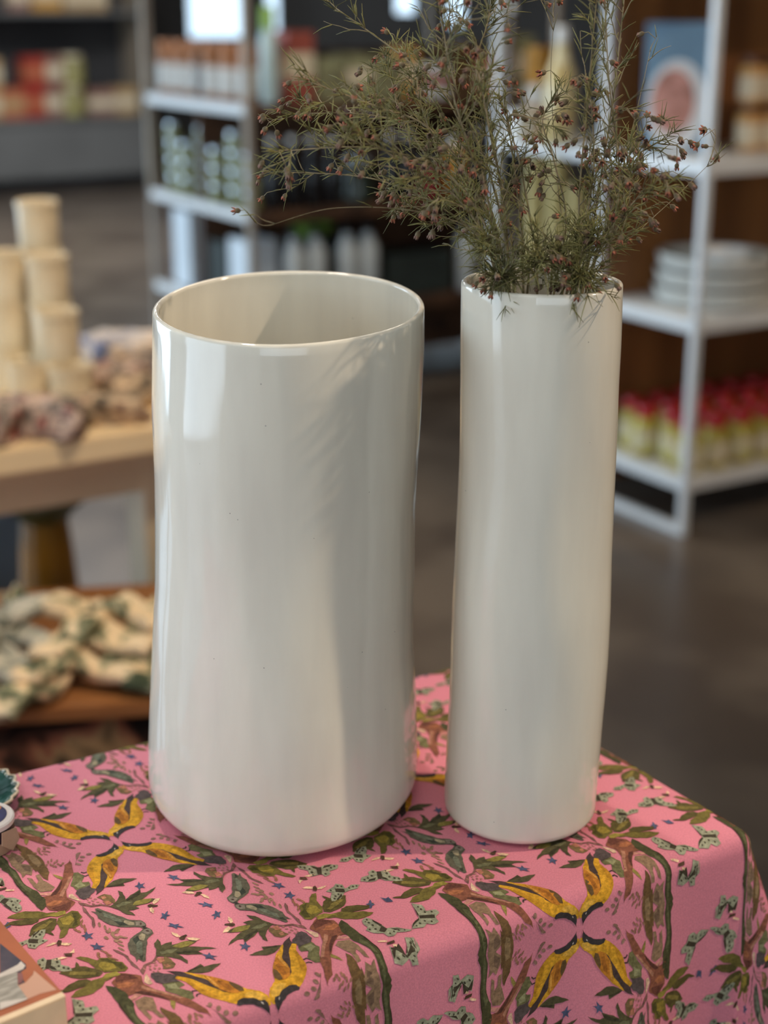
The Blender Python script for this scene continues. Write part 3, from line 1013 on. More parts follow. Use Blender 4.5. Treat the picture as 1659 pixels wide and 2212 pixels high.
def sprig(path, dy, label, seed, needles=1.0, buds=12, tw=1.0, r0=0.0010, start=0.25):
    """path: image points from the vase mouth to the tip; dy: depth of the tip relative to the vase axis"""
    rg = np.random.default_rng(seed)
    yv = SV[1]
    pts = []
    n = len(path)
    bx0 = None
    for i, (x, y) in enumerate(path):
        t = i / (n - 1)
        yy = yv + dy * t ** 1.3 + (dy * 0.25 + rg.uniform(-.008, .008)) * (1 - t)
        pts.append(ony(x, y, yy))
    # foot of the stem, down inside the vase
    foot = Vector((SV[0] + rg.uniform(-.016, .016), yv + rg.uniform(-.016, .016), pts[0].z - 0.17))
    m0 = pts[0]
    dx, dyy = m0.x - SV[0] - 0.012, m0.y - yv
    k = math.hypot(dx, dyy)
    if k > 0.040:
        m0.x = SV[0] + 0.012 + dx * 0.040 / k
        m0.y = yv + dyy * 0.040 / k
    cur = catmull([foot] + pts, 10)
    N = len(cur)
    root = empty('dried_flower_sprig', foot, 0, label, 'dried flower', 'dried sprigs in the slim vase')
    st, fo = MB(), MB()
    cur = [c - foot for c in cur]
    st.tube(cur, [r0 * (1 - 0.6 * i / (N - 1)) for i in range(N)], 5)
    mouth = 10.0 / (N - 1)
    budspots = []

    def needle(p, d, ln):
        side = rvec(rg)
        m = p + d * ln * 0.55 + side * ln * 0.07
        e = p + d * ln + side * ln * 0.16 + Vector((0, 0, -0.06 * ln))
        w = rg.uniform(0.00026, 0.00042)
        fo.tube([p, m, e], [w, w * 0.9, w * 0.3], 3)

    def twig(p, d, ln, rad, dens, nb, depth=0):
        k = 5
        q = [p]
        dd = d.copy()
        for _ in range(k):
            dd = (dd + rvec(rg) * 0.22 + Vector((0, 0, 0.05 if depth == 0 else -0.10))).normalized()
            q.append(q[-1] + dd * ln / k)
        st.tube(q, [rad * (1 - 0.14 * i) for i in range(len(q))], 4)
        for i in range(1, len(q)):
            t = (q[i] - q[i - 1]).normalized()
            for _ in range(int(rg.poisson(dens * 1.9))):
                s = rg.uniform(0, 1)
                b = q[i - 1].lerp(q[i], s)
                dirn = (t * rg.uniform(0.5, 1.2) + rvec(rg) * 0.75).normalized()
                needle(b, dirn, rg.uniform(0.006, 0.016))
        for _ in range(nb):
            b = q[-1 - int(rg.integers(0, 3))]
            dirn = ((q[-1] - q[-2]).normalized() * 0.7 + rvec(rg) * 0.8 + Vector((0, 0, -0.35))).normalized()
            ln2 = rg.uniform(0.004, 0.011)
            e = b + dirn * ln2
            drop = (dirn + Vector((0, 0, -0.8))).normalized()
            e2 = e + drop * 0.003
            st.tube([b, e, e2], [0.00028, 0.00024, 0.00030], 3)
            budspots.append((e2, drop))
    # side twigs
    L = sum((cur[i + 1] - cur[i]).length for i in range(N - 1))
    ntw = int(14 * tw * L / 0.30)
    for j in range(ntw):
        t = start + (1 - start) * (j + rg.uniform(0, 1)) / max(ntw, 1)
        t = max(t, mouth * 1.05)
        x = t * (N - 1)
        i = min(int(x), N - 2)
        p = cur[i].lerp(cur[i + 1], x - i)
        tg = (cur[i + 1] - cur[i]).normalized()
        sd = rvec(rg)
        sd = (sd - tg * sd.dot(tg)).normalized()
        d = (tg * rg.uniform(0.5, 1.0) + sd * rg.uniform(0.5, 0.9)).normalized()
        nb = 1 if rg.random() < buds / max(ntw, 1) * 0.42 else 0
        if nb and rg.random() < 0.6:
            nb += int(rg.integers(1, 4))
        twig(p, d, rg.uniform(0.014, 0.042) * (1.15 - 0.35 * t), 0.00042, needles, nb)
    # needles on the main stem
    for j in range(int(80 * needles * L)):
        t = rg.uniform(mouth * 1.02, 1)
        x = t * (N - 1)
        i = min(int(x), N - 2)
        p = cur[i].lerp(cur[i + 1], x - i)
        tg = (cur[i + 1] - cur[i]).normalized()
        needle(p, (tg * 0.8 + rvec(rg) * 0.6).normalized(), rg.uniform(0.007, 0.016))
    # tip
    tg = (cur[-1] - cur[-2]).normalized()
    twig(cur[-1], tg, 0.012, 0.00036, needles * 1.5, 2 if buds > 1 else 1)
    link('stem', st.mesh('stem'), M_stem, root, None, True)
    if fo.v:
        tag(link('needles', fo.mesh('needles'), M_need, root, None, True), kind='stuff')
    for (p, d) in budspots:
        o = bpy.data.objects.new('flower_bud', BUDS[int(rg.choice([0, 0, 1, 1, 2]))])
        COL.objects.link(o)
        o.parent = root
        o.location = p
        q = d.to_track_quat('Z', 'Y')
        o.rotation_mode = 'QUATERNION'
        o.rotation_quaternion = q
        s = rg.uniform(0.75, 1.08)
        o.scale = (s, s, s)
    return root


SP = [
    ([(1075, 612), (1040, 520), (940, 440), (800, 385), (622, 372)], 0.02, 'lowest dried sprig of the left fan, ending left over the wide vase', 1.0, 16, 1.1),
    ([(1080, 612), (1050, 490), (960, 370), (800, 320), (628, 325)], -0.03, 'dried sprig just above the lowest one in the left fan', 1.0, 16, 1.1),
    ([(1085, 612), (1050, 450), (950, 300), (810, 250), (640, 245)], 0.05, 'dried sprig reaching furthest left at half height of the fan', 1.0, 16, 1.0),
    ([(1085, 612), (1035, 430), (930, 280), (800, 225), (690, 185)], -0.02, 'dried sprig whose tip carries rust buds in the left fan', 0.9, 14, 1.0),
    ([(1095, 612), (1040, 390), (970, 220), (880, 130), (726, 18)], 0.04, 'long bare-tipped dried sprig pointing to the upper left', 0.8, 5, 0.7),
    ([(1100, 612), (1062, 390), (985, 190), (950, 20), (938, -70)], 0.00, 'dried sprig rising out of the picture above the left fan', 0.9, 10, 1.0),
    ([(1100, 612), (1075, 360), (1030, 160), (1050, 60), (1060, 20)], 0.03, 'dried sprig with red buds in front of the white post, top right of the fan', 1.0, 14, 0.9),
    ([(1080, 612), (1060, 460), (1010, 310), (965, 140), (985, 45)], -0.05, 'dried sprig with rust buds in the upper middle of the left fan', 1.0, 16, 1.0),
    ([(1110, 612), (1090, 430), (1062, 310), (1040, 180)], -0.04, 'short dried sprig at the right side of the left fan', 1.0, 14, 1.0),
    ([(1075, 612), (1030, 480), (930, 350), (870, 250), (840, 150)], 0.06, 'dried sprig climbing steeply through the middle of the left fan', 1.0, 12, 1.1),
    ([(1082, 612), (1040, 500), (980, 420), (900, 370), (790, 300)], -0.06, 'nearest dried sprig in the left fan, short and full of buds', 1.1, 18, 1.2),
    ([(1078, 612), (1045, 520), (990, 420), (940, 310), (900, 200)], 0.01, 'thick leafy dried sprig in the centre of the left fan', 1.1, 16, 1.3),
    ([(1070, 612), (1030, 540), (960, 480), (880, 440)], 0.03, 'short low dried sprig under the left fan', 1.0, 10, 1.2),
    ([(1130, 612), (1122, 460), (1104, 310), (1090, 238)], 0.02, 'upright dried sprig with a rust bud left of the vase centre', 0.7, 8, 0.7),
    ([(1160, 612), (1148, 490), (1122, 350), (1100, 250), (1175, 268)], -0.02, 'dried sprig arching over to the right above the vase centre', 0.5, 7, 0.6),
    ([(1200, 612), (1222, 470), (1195, 340), (1172, 262), (1198, 206)], 0.03, 'dried sprig with a cluster of red buds above the vase centre', 0.5, 9, 0.7),
    ([(1215, 612), (1205, 400), (1190, 180), (1196, 48)], 0.05, 'bare thin dried stem with one bud high above the vase centre', 0.06, 1, 0.12),
    ([(1240, 612), (1252, 410), (1270, 210), (1290, -20)], 0.00, 'dried sprig rising straight along the white post', 0.8, 9, 0.9),
    ([(1260, 612), (1290, 430), (1325, 210), (1350, -20)], 0.04, 'tallest dried sprig on the right, leaving the picture at the top', 0.8, 6, 0.9),
    ([(1250, 612), (1310, 530), (1338, 390), (1315, 160), (1305, -30)], -0.03, 'dried sprig right of the white post, bending back to it', 0.8, 8, 0.9),
    ([(1270, 612), (1315, 480), (1350, 360), (1425, 305)], 0.02, 'dried sprig spreading right below the blue cookbook', 0.9, 14, 1.1),
    ([(1270, 612), (1325, 510), (1375, 430), (1440, 400)], -0.04, 'lowest dried sprig spreading to the right', 0.9, 16, 1.2),
    ([(1262, 612), (1300, 520), (1330, 430), (1345, 330)], 0.05, 'bushy dried sprig with dark buds on the right side', 1.0, 18, 1.3),
    ([(1280, 612), (1380, 500), (1460, 425), (1536, 350)], 0.06, 'thin dried stem reaching furthest right to the white post', 0.10, 3, 0.22),
    ([(1275, 612), (1330, 420), (1375, 240), (1404, 112)], 0.07, 'thin bare dried stem with one bud before the blue cookbook', 0.05, 1, 0.1),
    ([(1220, 612), (1258, 500), (1282, 360), (1276, 215)], -0.02, 'dried sprig with black buds before the white post', 0.8, 12, 0.9),
    ([(1075, 612), (1025, 500), (890, 455), (720, 450), (592, 484)], -0.05, 'thin drooping dried stem with a bud left of the fan, over the wide vase', 0.05, 1, 0.1),
    ([(1092, 612), (1080, 570), (1066, 540), (1052, 515)], -0.03, 'short dried tuft at the left of the vase mouth', 1.0, 4, 1.9),
    ([(1140, 616), (1140, 590), (1150, 572), (1160, 556)], -0.04, 'short dried tuft at the front of the vase mouth', 1.2, 3, 2.2),
    ([(1190, 616), (1195, 590), (1205, 566), (1215, 545)], -0.03, 'short budded dried tuft in the middle of the vase mouth', 1.2, 5, 2.2),
    ([(1235, 614), (1245, 580), (1262, 550), (1275, 520)], -0.02, 'short dried tuft at the right of the vase mouth', 1.2, 5, 2.2),
    ([(1110, 620), (1100, 604), (1090, 598), (1080, 600)], -0.036, 'small dried tuft lying on the front left rim of the slim vase', 1.4, 3, 2.2),
    ([(1225, 620), (1235, 602), (1244, 598), (1252, 600)], -0.036, 'small dried tuft lying on the front right rim of the slim vase', 1.4, 3, 2.2),
]
for i, (path, dy, lab, nd, bd, tw) in enumerate(SP):
    thin = nd < 0.2
    short = tw > 1.5
    sprig(path, dy, lab, 100 + i, nd, bd, tw, 0.0004 if thin else 0.0009, 0.93 if thin else (0.6 if short else 0.42))

# ------------------------------------------------------------------ small things at the left end of the cloth
M_shell = mat('green_glaze', (44, 92, 82), 0.08, scale=18, rgb2=(24, 58, 52), coat=0.6)
M_rimc = mat('cream_rim', (222, 200, 170), 0.3, var=0.1, scale=40)


def shell_dish():
    c = onz(-92, 1740, ZT)
    rx = 0.0415
    seg, rings = 96, 9
    v, f = [], []
    prof = [(0.0, 0.0035), (0.25, 0.0036), (0.5, 0.0040), (0.72, 0.0055), (0.88, 0.0080), (1.0, 0.0105)]

    def pt(rr, z, a, dz):
        k = 1 + 0.030 * math.cos(22 * a) * rr
        return (rx * rr * k * math.cos(a), rx * rr * k * math.sin(a) * 0.95, z + 0.0006 * math.cos(22 * a) * rr + dz)
    for (rr, z) in prof:
        for k in range(seg):
            v.append(pt(rr, z, 2 * math.pi * k / seg, 0))
    for (rr, z) in prof[::-1]:
        for k in range(seg):
            v.append(pt(rr * 1.0 + 0.03, z, 2 * math.pi * k / seg, -0.0035))
    n = len(prof) * 2
    for i in range(n - 1):
        for k in range(seg):
            k2 = (k + 1) % seg
            f.append((i * seg + k, i * seg + k2, (i + 1) * seg + k2, (i + 1) * seg + k))
    f.append(tuple((n - 1) * seg + k for k in range(seg)))
    f.append(tuple(range(seg - 1, -1, -1)))
    root = empty('shell_dish', (c.x, c.y, ZT + 0.0008), 0, 'dark green ribbed scalloped dish at the left edge of the pink cloth', 'dish')
    link('bowl', pydata('bowl', v, f), M_shell, root, None, True)
    mb = MB()
    pts = [Vector(pt(1.03, 0.0107, 2 * math.pi * k / seg, -0.001)) for k in range(seg + 1)]
    mb.tube(pts, [0.0011] * len(pts), 5)
    tag(link('rim', mb.mesh('rim'), M_rimc, root, None, True), 'cream scalloped rim')
    return root


shell_dish()
M_navy = mat('navy_print', (46, 48, 104), 0.35, scale=90, rgb2=(34, 32, 70))
M_tinw = mat('white_tin', (226, 216, 210), 0.3, var=0.08, scale=60)
M_dkp = mat('dark_plum_band', (58, 44, 56), 0.4, var=0.3, scale=80)
M_krft = mat('tan_label', (196, 166, 138), 0.7, var=0.12, scale=50)
M_org = mat('orange_mark', (206, 128, 86), 0.5, var=0.2, scale=200)
c = onz(-30, 1827, ZT)
t = empty('small_tin', (c.x, c.y, ZT + 0.0008), 0.3, 'small round tin with navy lid and white ring in front of the green dish', 'tin')
R = 0.0195
lathe('body', [(R, 0), (R, 0.0085)], M_krft, t, None, 48)
lathe('band', [(R, 0.0085), (R + 0.0004, 0.0087), (R + 0.0004, 0.0172), (R, 0.0175)], M_dkp, t, None, 48)
lid = lathe('lid', [(R, 0.0175), (R + 0.001, 0.0180), (R + 0.001, 0.0210), (R, 0.0220), (R * 0.84, 0.0222)], M_tinw, t, None, 48)
lathe('lid_print', [(R * 0.80, 0.0222), (R * 0.80, 0.0225), (R * 0.5, 0.0226)], M_navy, lid, None, 40)
lathe('lid_mark', [(R * 0.22, 0.0226), (R * 0.20, 0.0229)], M_org, lid, (R * 0.42, R * 0.40, 0), 20)
# a kraft paper tag hanging on its side
tagm = pydata('paper_tag', [(R * 1.03, -0.006, 0.0175), (R * 1.06, 0.0075, 0.0150), (R * 1.10, 0.009, 0.006), (R * 1.12, 0.001, 0.001), (R * 1.07, -0.008, 0.009),
                            (R * 1.03 + .0006, -0.006, 0.0175), (R * 1.06 + .0006, 0.0075, 0.0150), (R * 1.10 + .0006, 0.009, 0.006), (R * 1.12 + .0006, 0.001, 0.001), (R * 1.07 + .0006, -0.008, 0.009)],
              [(0, 1, 2, 3, 4), (9, 8, 7, 6, 5), (0, 5, 6, 1), (1, 6, 7, 2), (2, 7, 8, 3), (3, 8, 9, 4), (4, 9, 5, 0)])
tg_ = link('paper_tag', tagm, M_krft, t)
tg_.rotation_euler = (0, 0, -0.75)


def book():
    zb = ZT + 0.0006
    th = 0.027
    zt = zb + th
    a = onz(140, 2150, zt)           # near right corner of the cover
    b_ = onz(0, 2032, zt)            # along the right edge, away
    c_ = onz(0, 2198, zt)            # along the spine edge, to the left
    ex = (a - c_).normalized()       # along the spine, to the right
    ey = (b_ - a)
    ey = (ey - ex * ey.dot(ex)).normalized()
    ang = math.radians(37.0)
    root = empty('book', (a.x, a.y, zb), ang, 'thick cream-spined paperback book at the bottom left corner of the cloth', 'book')
    Lb, Wb = 0.215, 0.14
    m_sp = mat('cream_spine', (236, 208, 170), 0.55, var=0.06, scale=60)
    m_pg = mat('book_pages', (222, 212, 196), 0.8, scale=40, rgb2=(196, 186, 168), stretch=(1, 1, 60))
    m_cv = mat('terracotta_cover', (176, 98, 60), 0.35, var=0.12, scale=30)
    m_lp = mat('pale_cover_ground', (206, 158, 132), 0.35, var=0.08, scale=25)
    m_bk = mat('dark_printed_cloth', (58, 56, 70), 0.35, scale=60, rgb2=(88, 74, 82))
    m_gr = mat('grey_printed_pages', (176, 168, 156), 0.35, scale=70, rgb2=(140, 134, 122), stretch=(1, 6, 1))
    m_wt = mat('white_printed_edge', (212, 200, 188), 0.35, var=0.1, scale=60)
    m_tx = mat('spine_lettering', (122, 98, 82), 0.6)
    m_mv = mat('mauve_print', (150, 92, 88), 0.4, var=0.3, scale=70)
    box('pages', -Lb, -0.002, 0.002, Wb, 0.001, th - 0.001, m_pg, root)
    sp = box('spine', -Lb - 0.0005, 0.0, -0.0012, 0.0018, 0, th, m_sp, root, 0.0006)
    box('back_cover', -Lb, 0.0, 0.0018, Wb + 0.001, 0, 0.0009, m_sp, root)
    cv = box('front_cover', -Lb, 0.0, 0.0018, Wb + 0.001, th - 0.0009, th, m_cv, root)
    box('cover_edge', -Lb, 0.0, -0.0010, 0.0036, th, th + 0.00012, m_sp, cv)

    # flat print on the cover, given in image points on the cover plane
    inv = Matrix.Rotation(-ang, 3, 'Z')

    def pr(name, pts, m, lay, lab=None):
        vs = []
        for (x, y) in pts:
            q = onz(x, y, zt) - Vector((a.x, a.y, zb))
            q = inv @ q
            vs.append((q.x, q.y, th + 0.00015 * lay))
        me = pydata(name, vs, [tuple(range(len(vs)))])
        if me.polygons[0].normal.z < 0:
            me.flip_normals()
        o = link(name, me, m, cv)
        if lab:
            tag(o, lab)
    K = 10.37
    px = lambda L_: [(x / K, 2010 + y / K) for (x, y) in L_]
    pr('cover_print', px([(0, 290), (430, 640), (760, 900), (740, 980), (560, 1170), (420, 1230), (400, 1000), (0, 1100)]), m_bk, 1, 'picture of dark folded cloth')
    pr('cover_print', px([(760, 900), (1270, 1330), (900, 1420), (620, 1540), (470, 1340), (400, 1230), (560, 1170), (740, 990)]), m_lp, 1)
    pr('cover_print', px([(-40, 1040), (390, 940), (400, 1230), (620, 1540), (-40, 1790)]), m_gr, 2, 'picture of grey stacked pages')
    pr('cover_print', px([(-40, 1000), (400, 780), (470, 700), (570, 800), (520, 880), (300, 970), (-40, 1080)]), m_wt, 3)
    pr('cover_print', px([(580, 760), (760, 900), (740, 980), (560, 1180), (520, 1100), (470, 940), (590, 860)]), m_cv, 2)
    pr('cover_print', px([(400, 960), (500, 980), (520, 1080), (500, 1180), (410, 1210)]), m_mv, 3)
    pr('cover_print', px([(0, 1620), (620, 1520), (600, 1560), (0, 1790)]), m_wt, 3)
    # remains of lettering on the spine, cut off by the picture edge
    o = 0
    for (x, h, w) in [(-0.0240, 0.0050, .0009), (-0.0222, 0.0056, .0009), (-0.0204, 0.0054, .0009), (-0.0186, 0.0058, .0009), (-0.0150, 0.0122, .0011), (-0.0108, 0.0098, .0012), (-0.0133, 0.0045, .0008)]:
        box('lettering', x, x + w, -0.0015, -0.0011, 0.001, 0.001 + h, m_tx, sp)
    return root


book()

# ------------------------------------------------------------------ shop racks
M_wht = mat('white_lacquer', (226, 226, 224), 0.35, var=0.04, scale=12)
M_wood = mat('brown_veneer', (150, 98, 52), 0.55, scale=6, rgb2=(116, 72, 36), stretch=(1, 1, 0.12))
M_dwood = mat('dark_shelf_wood', (92, 62, 40), 0.6, scale=8, rgb2=(62, 40, 26))


def rack(name, origin, deep, wide, zs, top, label, board=None, back=True, mid=False, foot=True, near=True, post=None):
    """origin: foot of the near left post; wide runs along W (local x), deep along D (local y)"""
    root = empty(name, (origin.x, origin.y, 0), AW, label, 'shelf rack')
    t = 0.024
    for x in (0, wide - t):
        for y in ((0, deep - t) if near else (deep - t,)):
            box('post', x, x + t, y, y + t, 0, top, post or M_wht, root, 0.002)
        if foot:
            box('foot_rail', x, x + t, t, deep - t, 0.002, t, M_wht, root)
    for z in zs:
        sh = box('shelf', t * 0.2, wide - t * 0.2, t * 0.2, deep - t * 0.2, z - 0.018, z, board or M_wht, root)
        for x in (0.002, wide - t + 0.002):
            box('side_rail', x, x + t - 0.004, t, deep - t, z - 0.034, z + 0.002, M_wht, sh)
        for y in (0.002, deep - t + 0.002):
            box('front_rail', t, wide - t, y, y + t - 0.004, z - 0.034, z + 0.002, board or M_wht, sh)
    if back:
        box('back_panel', t, wide - t, deep - t - 0.012, deep - t - 0.004, 0.05, top - 0.02, M_wood, root)
    if mid:
        box('middle_panel', t, wide - t, deep / 2 - 0.008, deep / 2 + 0.008, 0.05, 1.27, M_dwood, root)
    return root


RC = onz(1472, 1160, 0)
ZR = [0.165, 0.615, 1.035, 1.60]
rack('display_rack', RC, 0.45, 1.25, ZR, 2.1, 'white metal rack with brown back panel, right behind the slim vase')
RC2 = RC + D * 0.46
rack('display_rack', RC2, 0.52, 1.25, ZR, 2.1, 'white metal rack standing back to back behind the right rack', back=False, near=False)
NC = ony(530, 225, 5.3)
ZL = [0.36, 0.728, 1.098, 1.62]
rack('display_rack', NC, 0.92, 1.35, ZL, 2.2, 'long white rack crowded with groceries behind the wide vase', back=False, mid=True, board=M_dwood, post=mat('greige_metal', (168, 156, 142), 0.45, var=0.06, scale=10))


def on_rack(o, x, y, z):
    p = Vector((o.x, o.y, 0)) + W * x + D * y
    return (p.x, p.y, z + 0.0025)


# --- things on the right rack
# cookbook leaning against the back
cb = empty('cookbook', on_rack(RC, 0.05, 0.30, ZR[2]), AW, 'large blue cookbook with a plate on its cover, standing on the right rack', 'book')
M_cbl = mat('blue_cover', (112, 152, 184), 0.4, var=0.15, scale=5)
M_pag = mat('paper_block', (226, 218, 200), 0.8, var=0.05, scale=30)
M_plt = mat('white_plate_print', (226, 232, 238), 0.4, var=0.06, scale=20)
M_food = mat('pink_food_print', (208, 152, 142), 0.5, scale=26, rgb2=(160, 110, 98))
cb.location = (RC + W * 0.14 + D * 0.27).to_tuple()[:2] + (ZR[2] + 0.0025,)
cb.rotation_euler = (math.radians(-6), 0, math.radians(-4))
box('cover', -0.098, 0.098, -0.014, -0.011, 0, 0.345, M_cbl, cb)
box('pages', -0.094, 0.096, -0.011, 0.011, 0.003, 0.342, M_pag, cb)
box('back_cover', -0.098, 0.098, 0.011, 0.014, 0, 0.345, M_cbl, cb)
box('spine', -0.101, -0.098, -0.014, 0.014, 0, 0.345, M_cbl, cb)


def ell(name, cx, cz, rx, rz, y, m, parent, n=28):
    v = [(cx + rx * math.cos(2 * math.pi * k / n), y, cz + rz * math.sin(2 * math.pi * k / n)) for k in range(n)]
    v += [(x, y + 0.0006, z) for (x, _, z) in v]
    f = [tuple(range(n)), tuple(range(2 * n - 1, n - 1, -1))] + [(k, n + k, n + (k + 1) % n, (k + 1) % n) for k in range(n)]
    return link(name, pydata(name, v, f), m, parent)


tag(ell('cover_print', -0.012, 0.125, 0.084, 0.122, -0.0148, M_plt, cb), 'white oval plate on the cover')
tag(ell('cover_print', -0.022, 0.135, 0.060, 0.088, -0.0156, M_food, cb), 'pink dish of food on the plate')

# amber jars stacked two high behind the post
M_tan = mat('amber_jar', (206, 158, 92), 0.35, scale=22, rgb2=(182, 128, 66))
M_lidb = mat('brown_lid', (96, 62, 44), 0.4)
M_lab = mat('cream_label', (222, 206, 176), 0.6, var=0.08, scale=30)


def jar(name, loc, r, h, mb, ml, label, cat, group, lab=None, lidh=0.18):
    t = empty(name, loc, 0, label, cat, group)
    hb = h * (1 - lidh)
    lathe('body', [(r * 0.88, 0), (r, h * 0.03), (r, hb * 0.9), (r * 0.82, hb)], mb, t, None, 20)
    lathe('lid', [(r * 0.86, hb), (r * 0.88, hb + 0.002), (r * 0.88, h - 0.002), (r * 0.83, h)], ml, t, None, 20)
    if lab:
        lathe('paper_label', [(r * 1.004, hb * 0.15), (r * 1.008, hb * 0.16), (r * 1.008, hb * 0.72), (r * 1.004, hb * 0.73)], lab, t, None, 20)
    return t


j0 = jar('amber_jar', (0, 0, 0), 0.034, 0.128, M_tan, M_lidb, 'amber jar with brown lid stacked beside the blue cookbook', 'jar', 'amber jars beside the cookbook', M_lab)
first = True
for ix in range(4):
    for iz in range(2):
        o = j0 if first else copy_tree(j0)
        first = False
        o['label'] = '%s amber jar with brown lid, %s from the blue cookbook' % (['lower', 'upper'][iz], ORD[ix])
        q = on_rack(RC, 0.33 + ix * 0.078, 0.20, ZR[2])
        o.location = (q[0], q[1], q[2] + iz * 0.1283)

# stacked serving dishes
M_dish = mat('pale_stoneware', (214, 214, 206), 0.3, var=0.06, scale=14)
for k in range(3):
    z = ZR[1] + 0.0025 + k * 0.046
    r = 0.172 - 0.004 * k
    o = lathe('serving_dish', [(r * 0.82, 0), (r * 0.95, 0.010), (r, 0.044), (r * 0.985, 0.0456), (r * 0.94, 0.043), (r * 0.90, 0.016), (r * 0.3, 0.012)], M_dish, None, on_rack(RC, 0.26, 0.218, 0)[:2] + (z,), 44)
    tag(o, ['lowest of three stacked pale serving dishes on the right rack', 'middle of three stacked pale serving dishes on the right rack', 'topmost of three stacked pale serving dishes on the right rack'][k], 'dish', 'stacked serving dishes')
o = lathe('small_bowl', [(0.03, 0), (0.05, 0.006), (0.068, 0.04), (0.066, 0.041), (0.048, 0.01), (0.01, 0.008)], mat('white_china', (236, 238, 238), 0.2, var=0.03, scale=20), None, on_rack(RC, 0.285, 0.20, 0)[:2] + (ZR[1] + 0.0025 + 2 * 0.046 + 0.0125,), 32)
tag(o, 'small bright white bowl inside the topmost serving dish', 'bowl')

# squeeze bottles with red caps
M_mus = mat('yellow_squeeze_bottle', (196, 178, 74), 0.35, scale=10, rgb2=(170, 150, 56))
M_redc = mat('red_cap', (176, 28, 34), 0.3)
M_lbl2 = mat('pale_green_label', (208, 200, 132), 0.5, scale=18, rgb2=(222, 206, 176))
sb = empty('squeeze_bottle', (0, 0, 0), 0.3, 'yellow squeeze bottle with red cap on the lowest shelf of the right rack', 'bottle', 'red-capped squeeze bottles')
lathe('body', [(0.034, 0), (0.038, 0.006), (0.039, 0.080), (0.036, 0.108), (0.028, 0.120)], M_mus, sb, None, 18)
lathe('paper_label', [(0.0393, 0.020), (0.0396, 0.021), (0.0398, 0.078), (0.0393, 0.080)], M_lbl2, sb, None, 18)
cp = lathe('cap', [(0.030, 0.118), (0.0315, 0.120), (0.0315, 0.146), (0.029, 0.150)], M_redc, sb, None, 18)
lathe('nozzle', [(0.012, 0.150), (0.009, 0.156), (0.007, 0.157)], M_redc, cp, None, 12)
first = True
ROW = ['front row', 'second row', 'third row', 'rear row']
for iy in range(4):
    for ix in range(9):
        o = sb if first else copy_tree(sb)
        first = False
        o.location = on_rack(RC, 0.070 + ix * 0.098 + (0.03 if iy % 2 else 0), 0.070 + iy * 0.094, ZR[0])
        o.rotation_euler = (0, 0, random.uniform(0, 6))
        o['label'] = 'red-capped squeeze bottle, %s from left in the %s, right rack' % (ORD[ix], ROW[iy])

# --- things on the rear rack seen between the sprigs
M_roll = mat('straw_yellow_roll', (206, 190, 132), 0.6, scale=6, rgb2=(178, 158, 96), stretch=(1, 1, 0.2))
for k, (px_, py_, r, h, lab) in enumerate([(1152, 592, 0.032, 0.36, 'straw yellow tall roll, leftmost on the rack behind the sprigs'), (1196, 604, 0.032, 0.38, 'straw yellow tall roll in the middle on the rack behind the sprigs'), (1240, 616, 0.031, 0.30, 'shorter straw yellow roll, rightmost on the rack behind the sprigs')]):
    p = onz(px_, py_, ZR[1])
    o = lathe('paper_roll', [(r, 0), (r, h), (r * 0.45, h), (r * 0.42, h - 0.02)], M_roll, None, (p.x, p.y, ZR[1] + 0.0025), 22)
    tag(o, lab, 'roll', 'straw yellow rolls')
M_pale = mat('pale_oil_bottle', (226, 212, 170), 0.25, scale=14, rgb2=(206, 178, 112))
M_ivory = mat('ivory_cap', (232, 228, 220), 0.3)
p = onz(1206, 316, ZR[2])
t = empty('tall_bottle', (p.x, p.y, ZR[2] + 0.0025), 0, 'tall pale golden bottle high behind the slim vase', 'bottle')
lathe('body', [(0.042, 0), (0.047, 0.008), (0.047, 0.19), (0.024, 0.25), (0.018, 0.29)], M_pale, t, None, 22)
lathe('cap', [(0.020, 0.288), (0.020, 0.33), (0.018, 0.332)], M_ivory, t, None, 18)
p = onz(1126, 312, ZR[2])
t = empty('white_carton', (p.x, p.y, ZR[2] + 0.0025), AW, 'small white carton left of the tall golden bottle', 'carton')
box('carton_body', -0.038, 0.038, -0.03, 0.03, 0, 0.075, M_ivory, t, 0.002)
box('carton_lid', -0.040, 0.040, -0.032, 0.032, 0.075, 0.095, M_wht, t, 0.002)
M_brown = mat('brown_glass', (92, 70, 46), 0.2, var=0.2, scale=10)
p = onz(1098, 300, ZR[2])
t = empty('slim_bottle', (p.x, p.y, ZR[2] + 0.0025), 0, 'slim brown bottle behind the small white carton', 'bottle')
lathe('body', [(0.020, 0), (0.022, 0.006), (0.022, 0.24), (0.010, 0.30), (0.009, 0.37)], M_brown, t, None, 18)
lathe('cap', [(0.011, 0.37), (0.011, 0.40), (0.009, 0.401)], M_ivory, t, None, 14)
M_och = mat('ochre_carton', (206, 150, 62), 0.5, var=0.2, scale=12)
p = onz(1160, 300, ZR[2])
t = empty('ochre_carton', (p.x, p.y, ZR[2] + 0.0025), AW, 'ochre carton behind the tall golden bottle', 'carton')
box('carton_body', -0.03, 0.03, -0.03, 0.03, 0, 0.27, M_och, t, 0.002)
box('carton_band', -0.0306, 0.0306, -0.0306, 0.0306, 0.10, 0.16, M_ivory, t)
M_dkg = mat('dark_green_glass', (40, 50, 40), 0.15, var=0.3, scale=10)
M_silv = mat('silver_lid', (188, 196, 200), 0.25, metal=0.8)
for k in range(4):
    q = on_rack(RC2, 0.10 + 0.085 * k, 0.14, ZR[1])
    jar('preserve_jar', q, 0.034, 0.14, M_dkg, M_silv, 'dark jar with silver lid, %s from the left behind the straw yellow rolls' % ORD[k], 'jar', 'dark jars on the rear rack', M_lab)

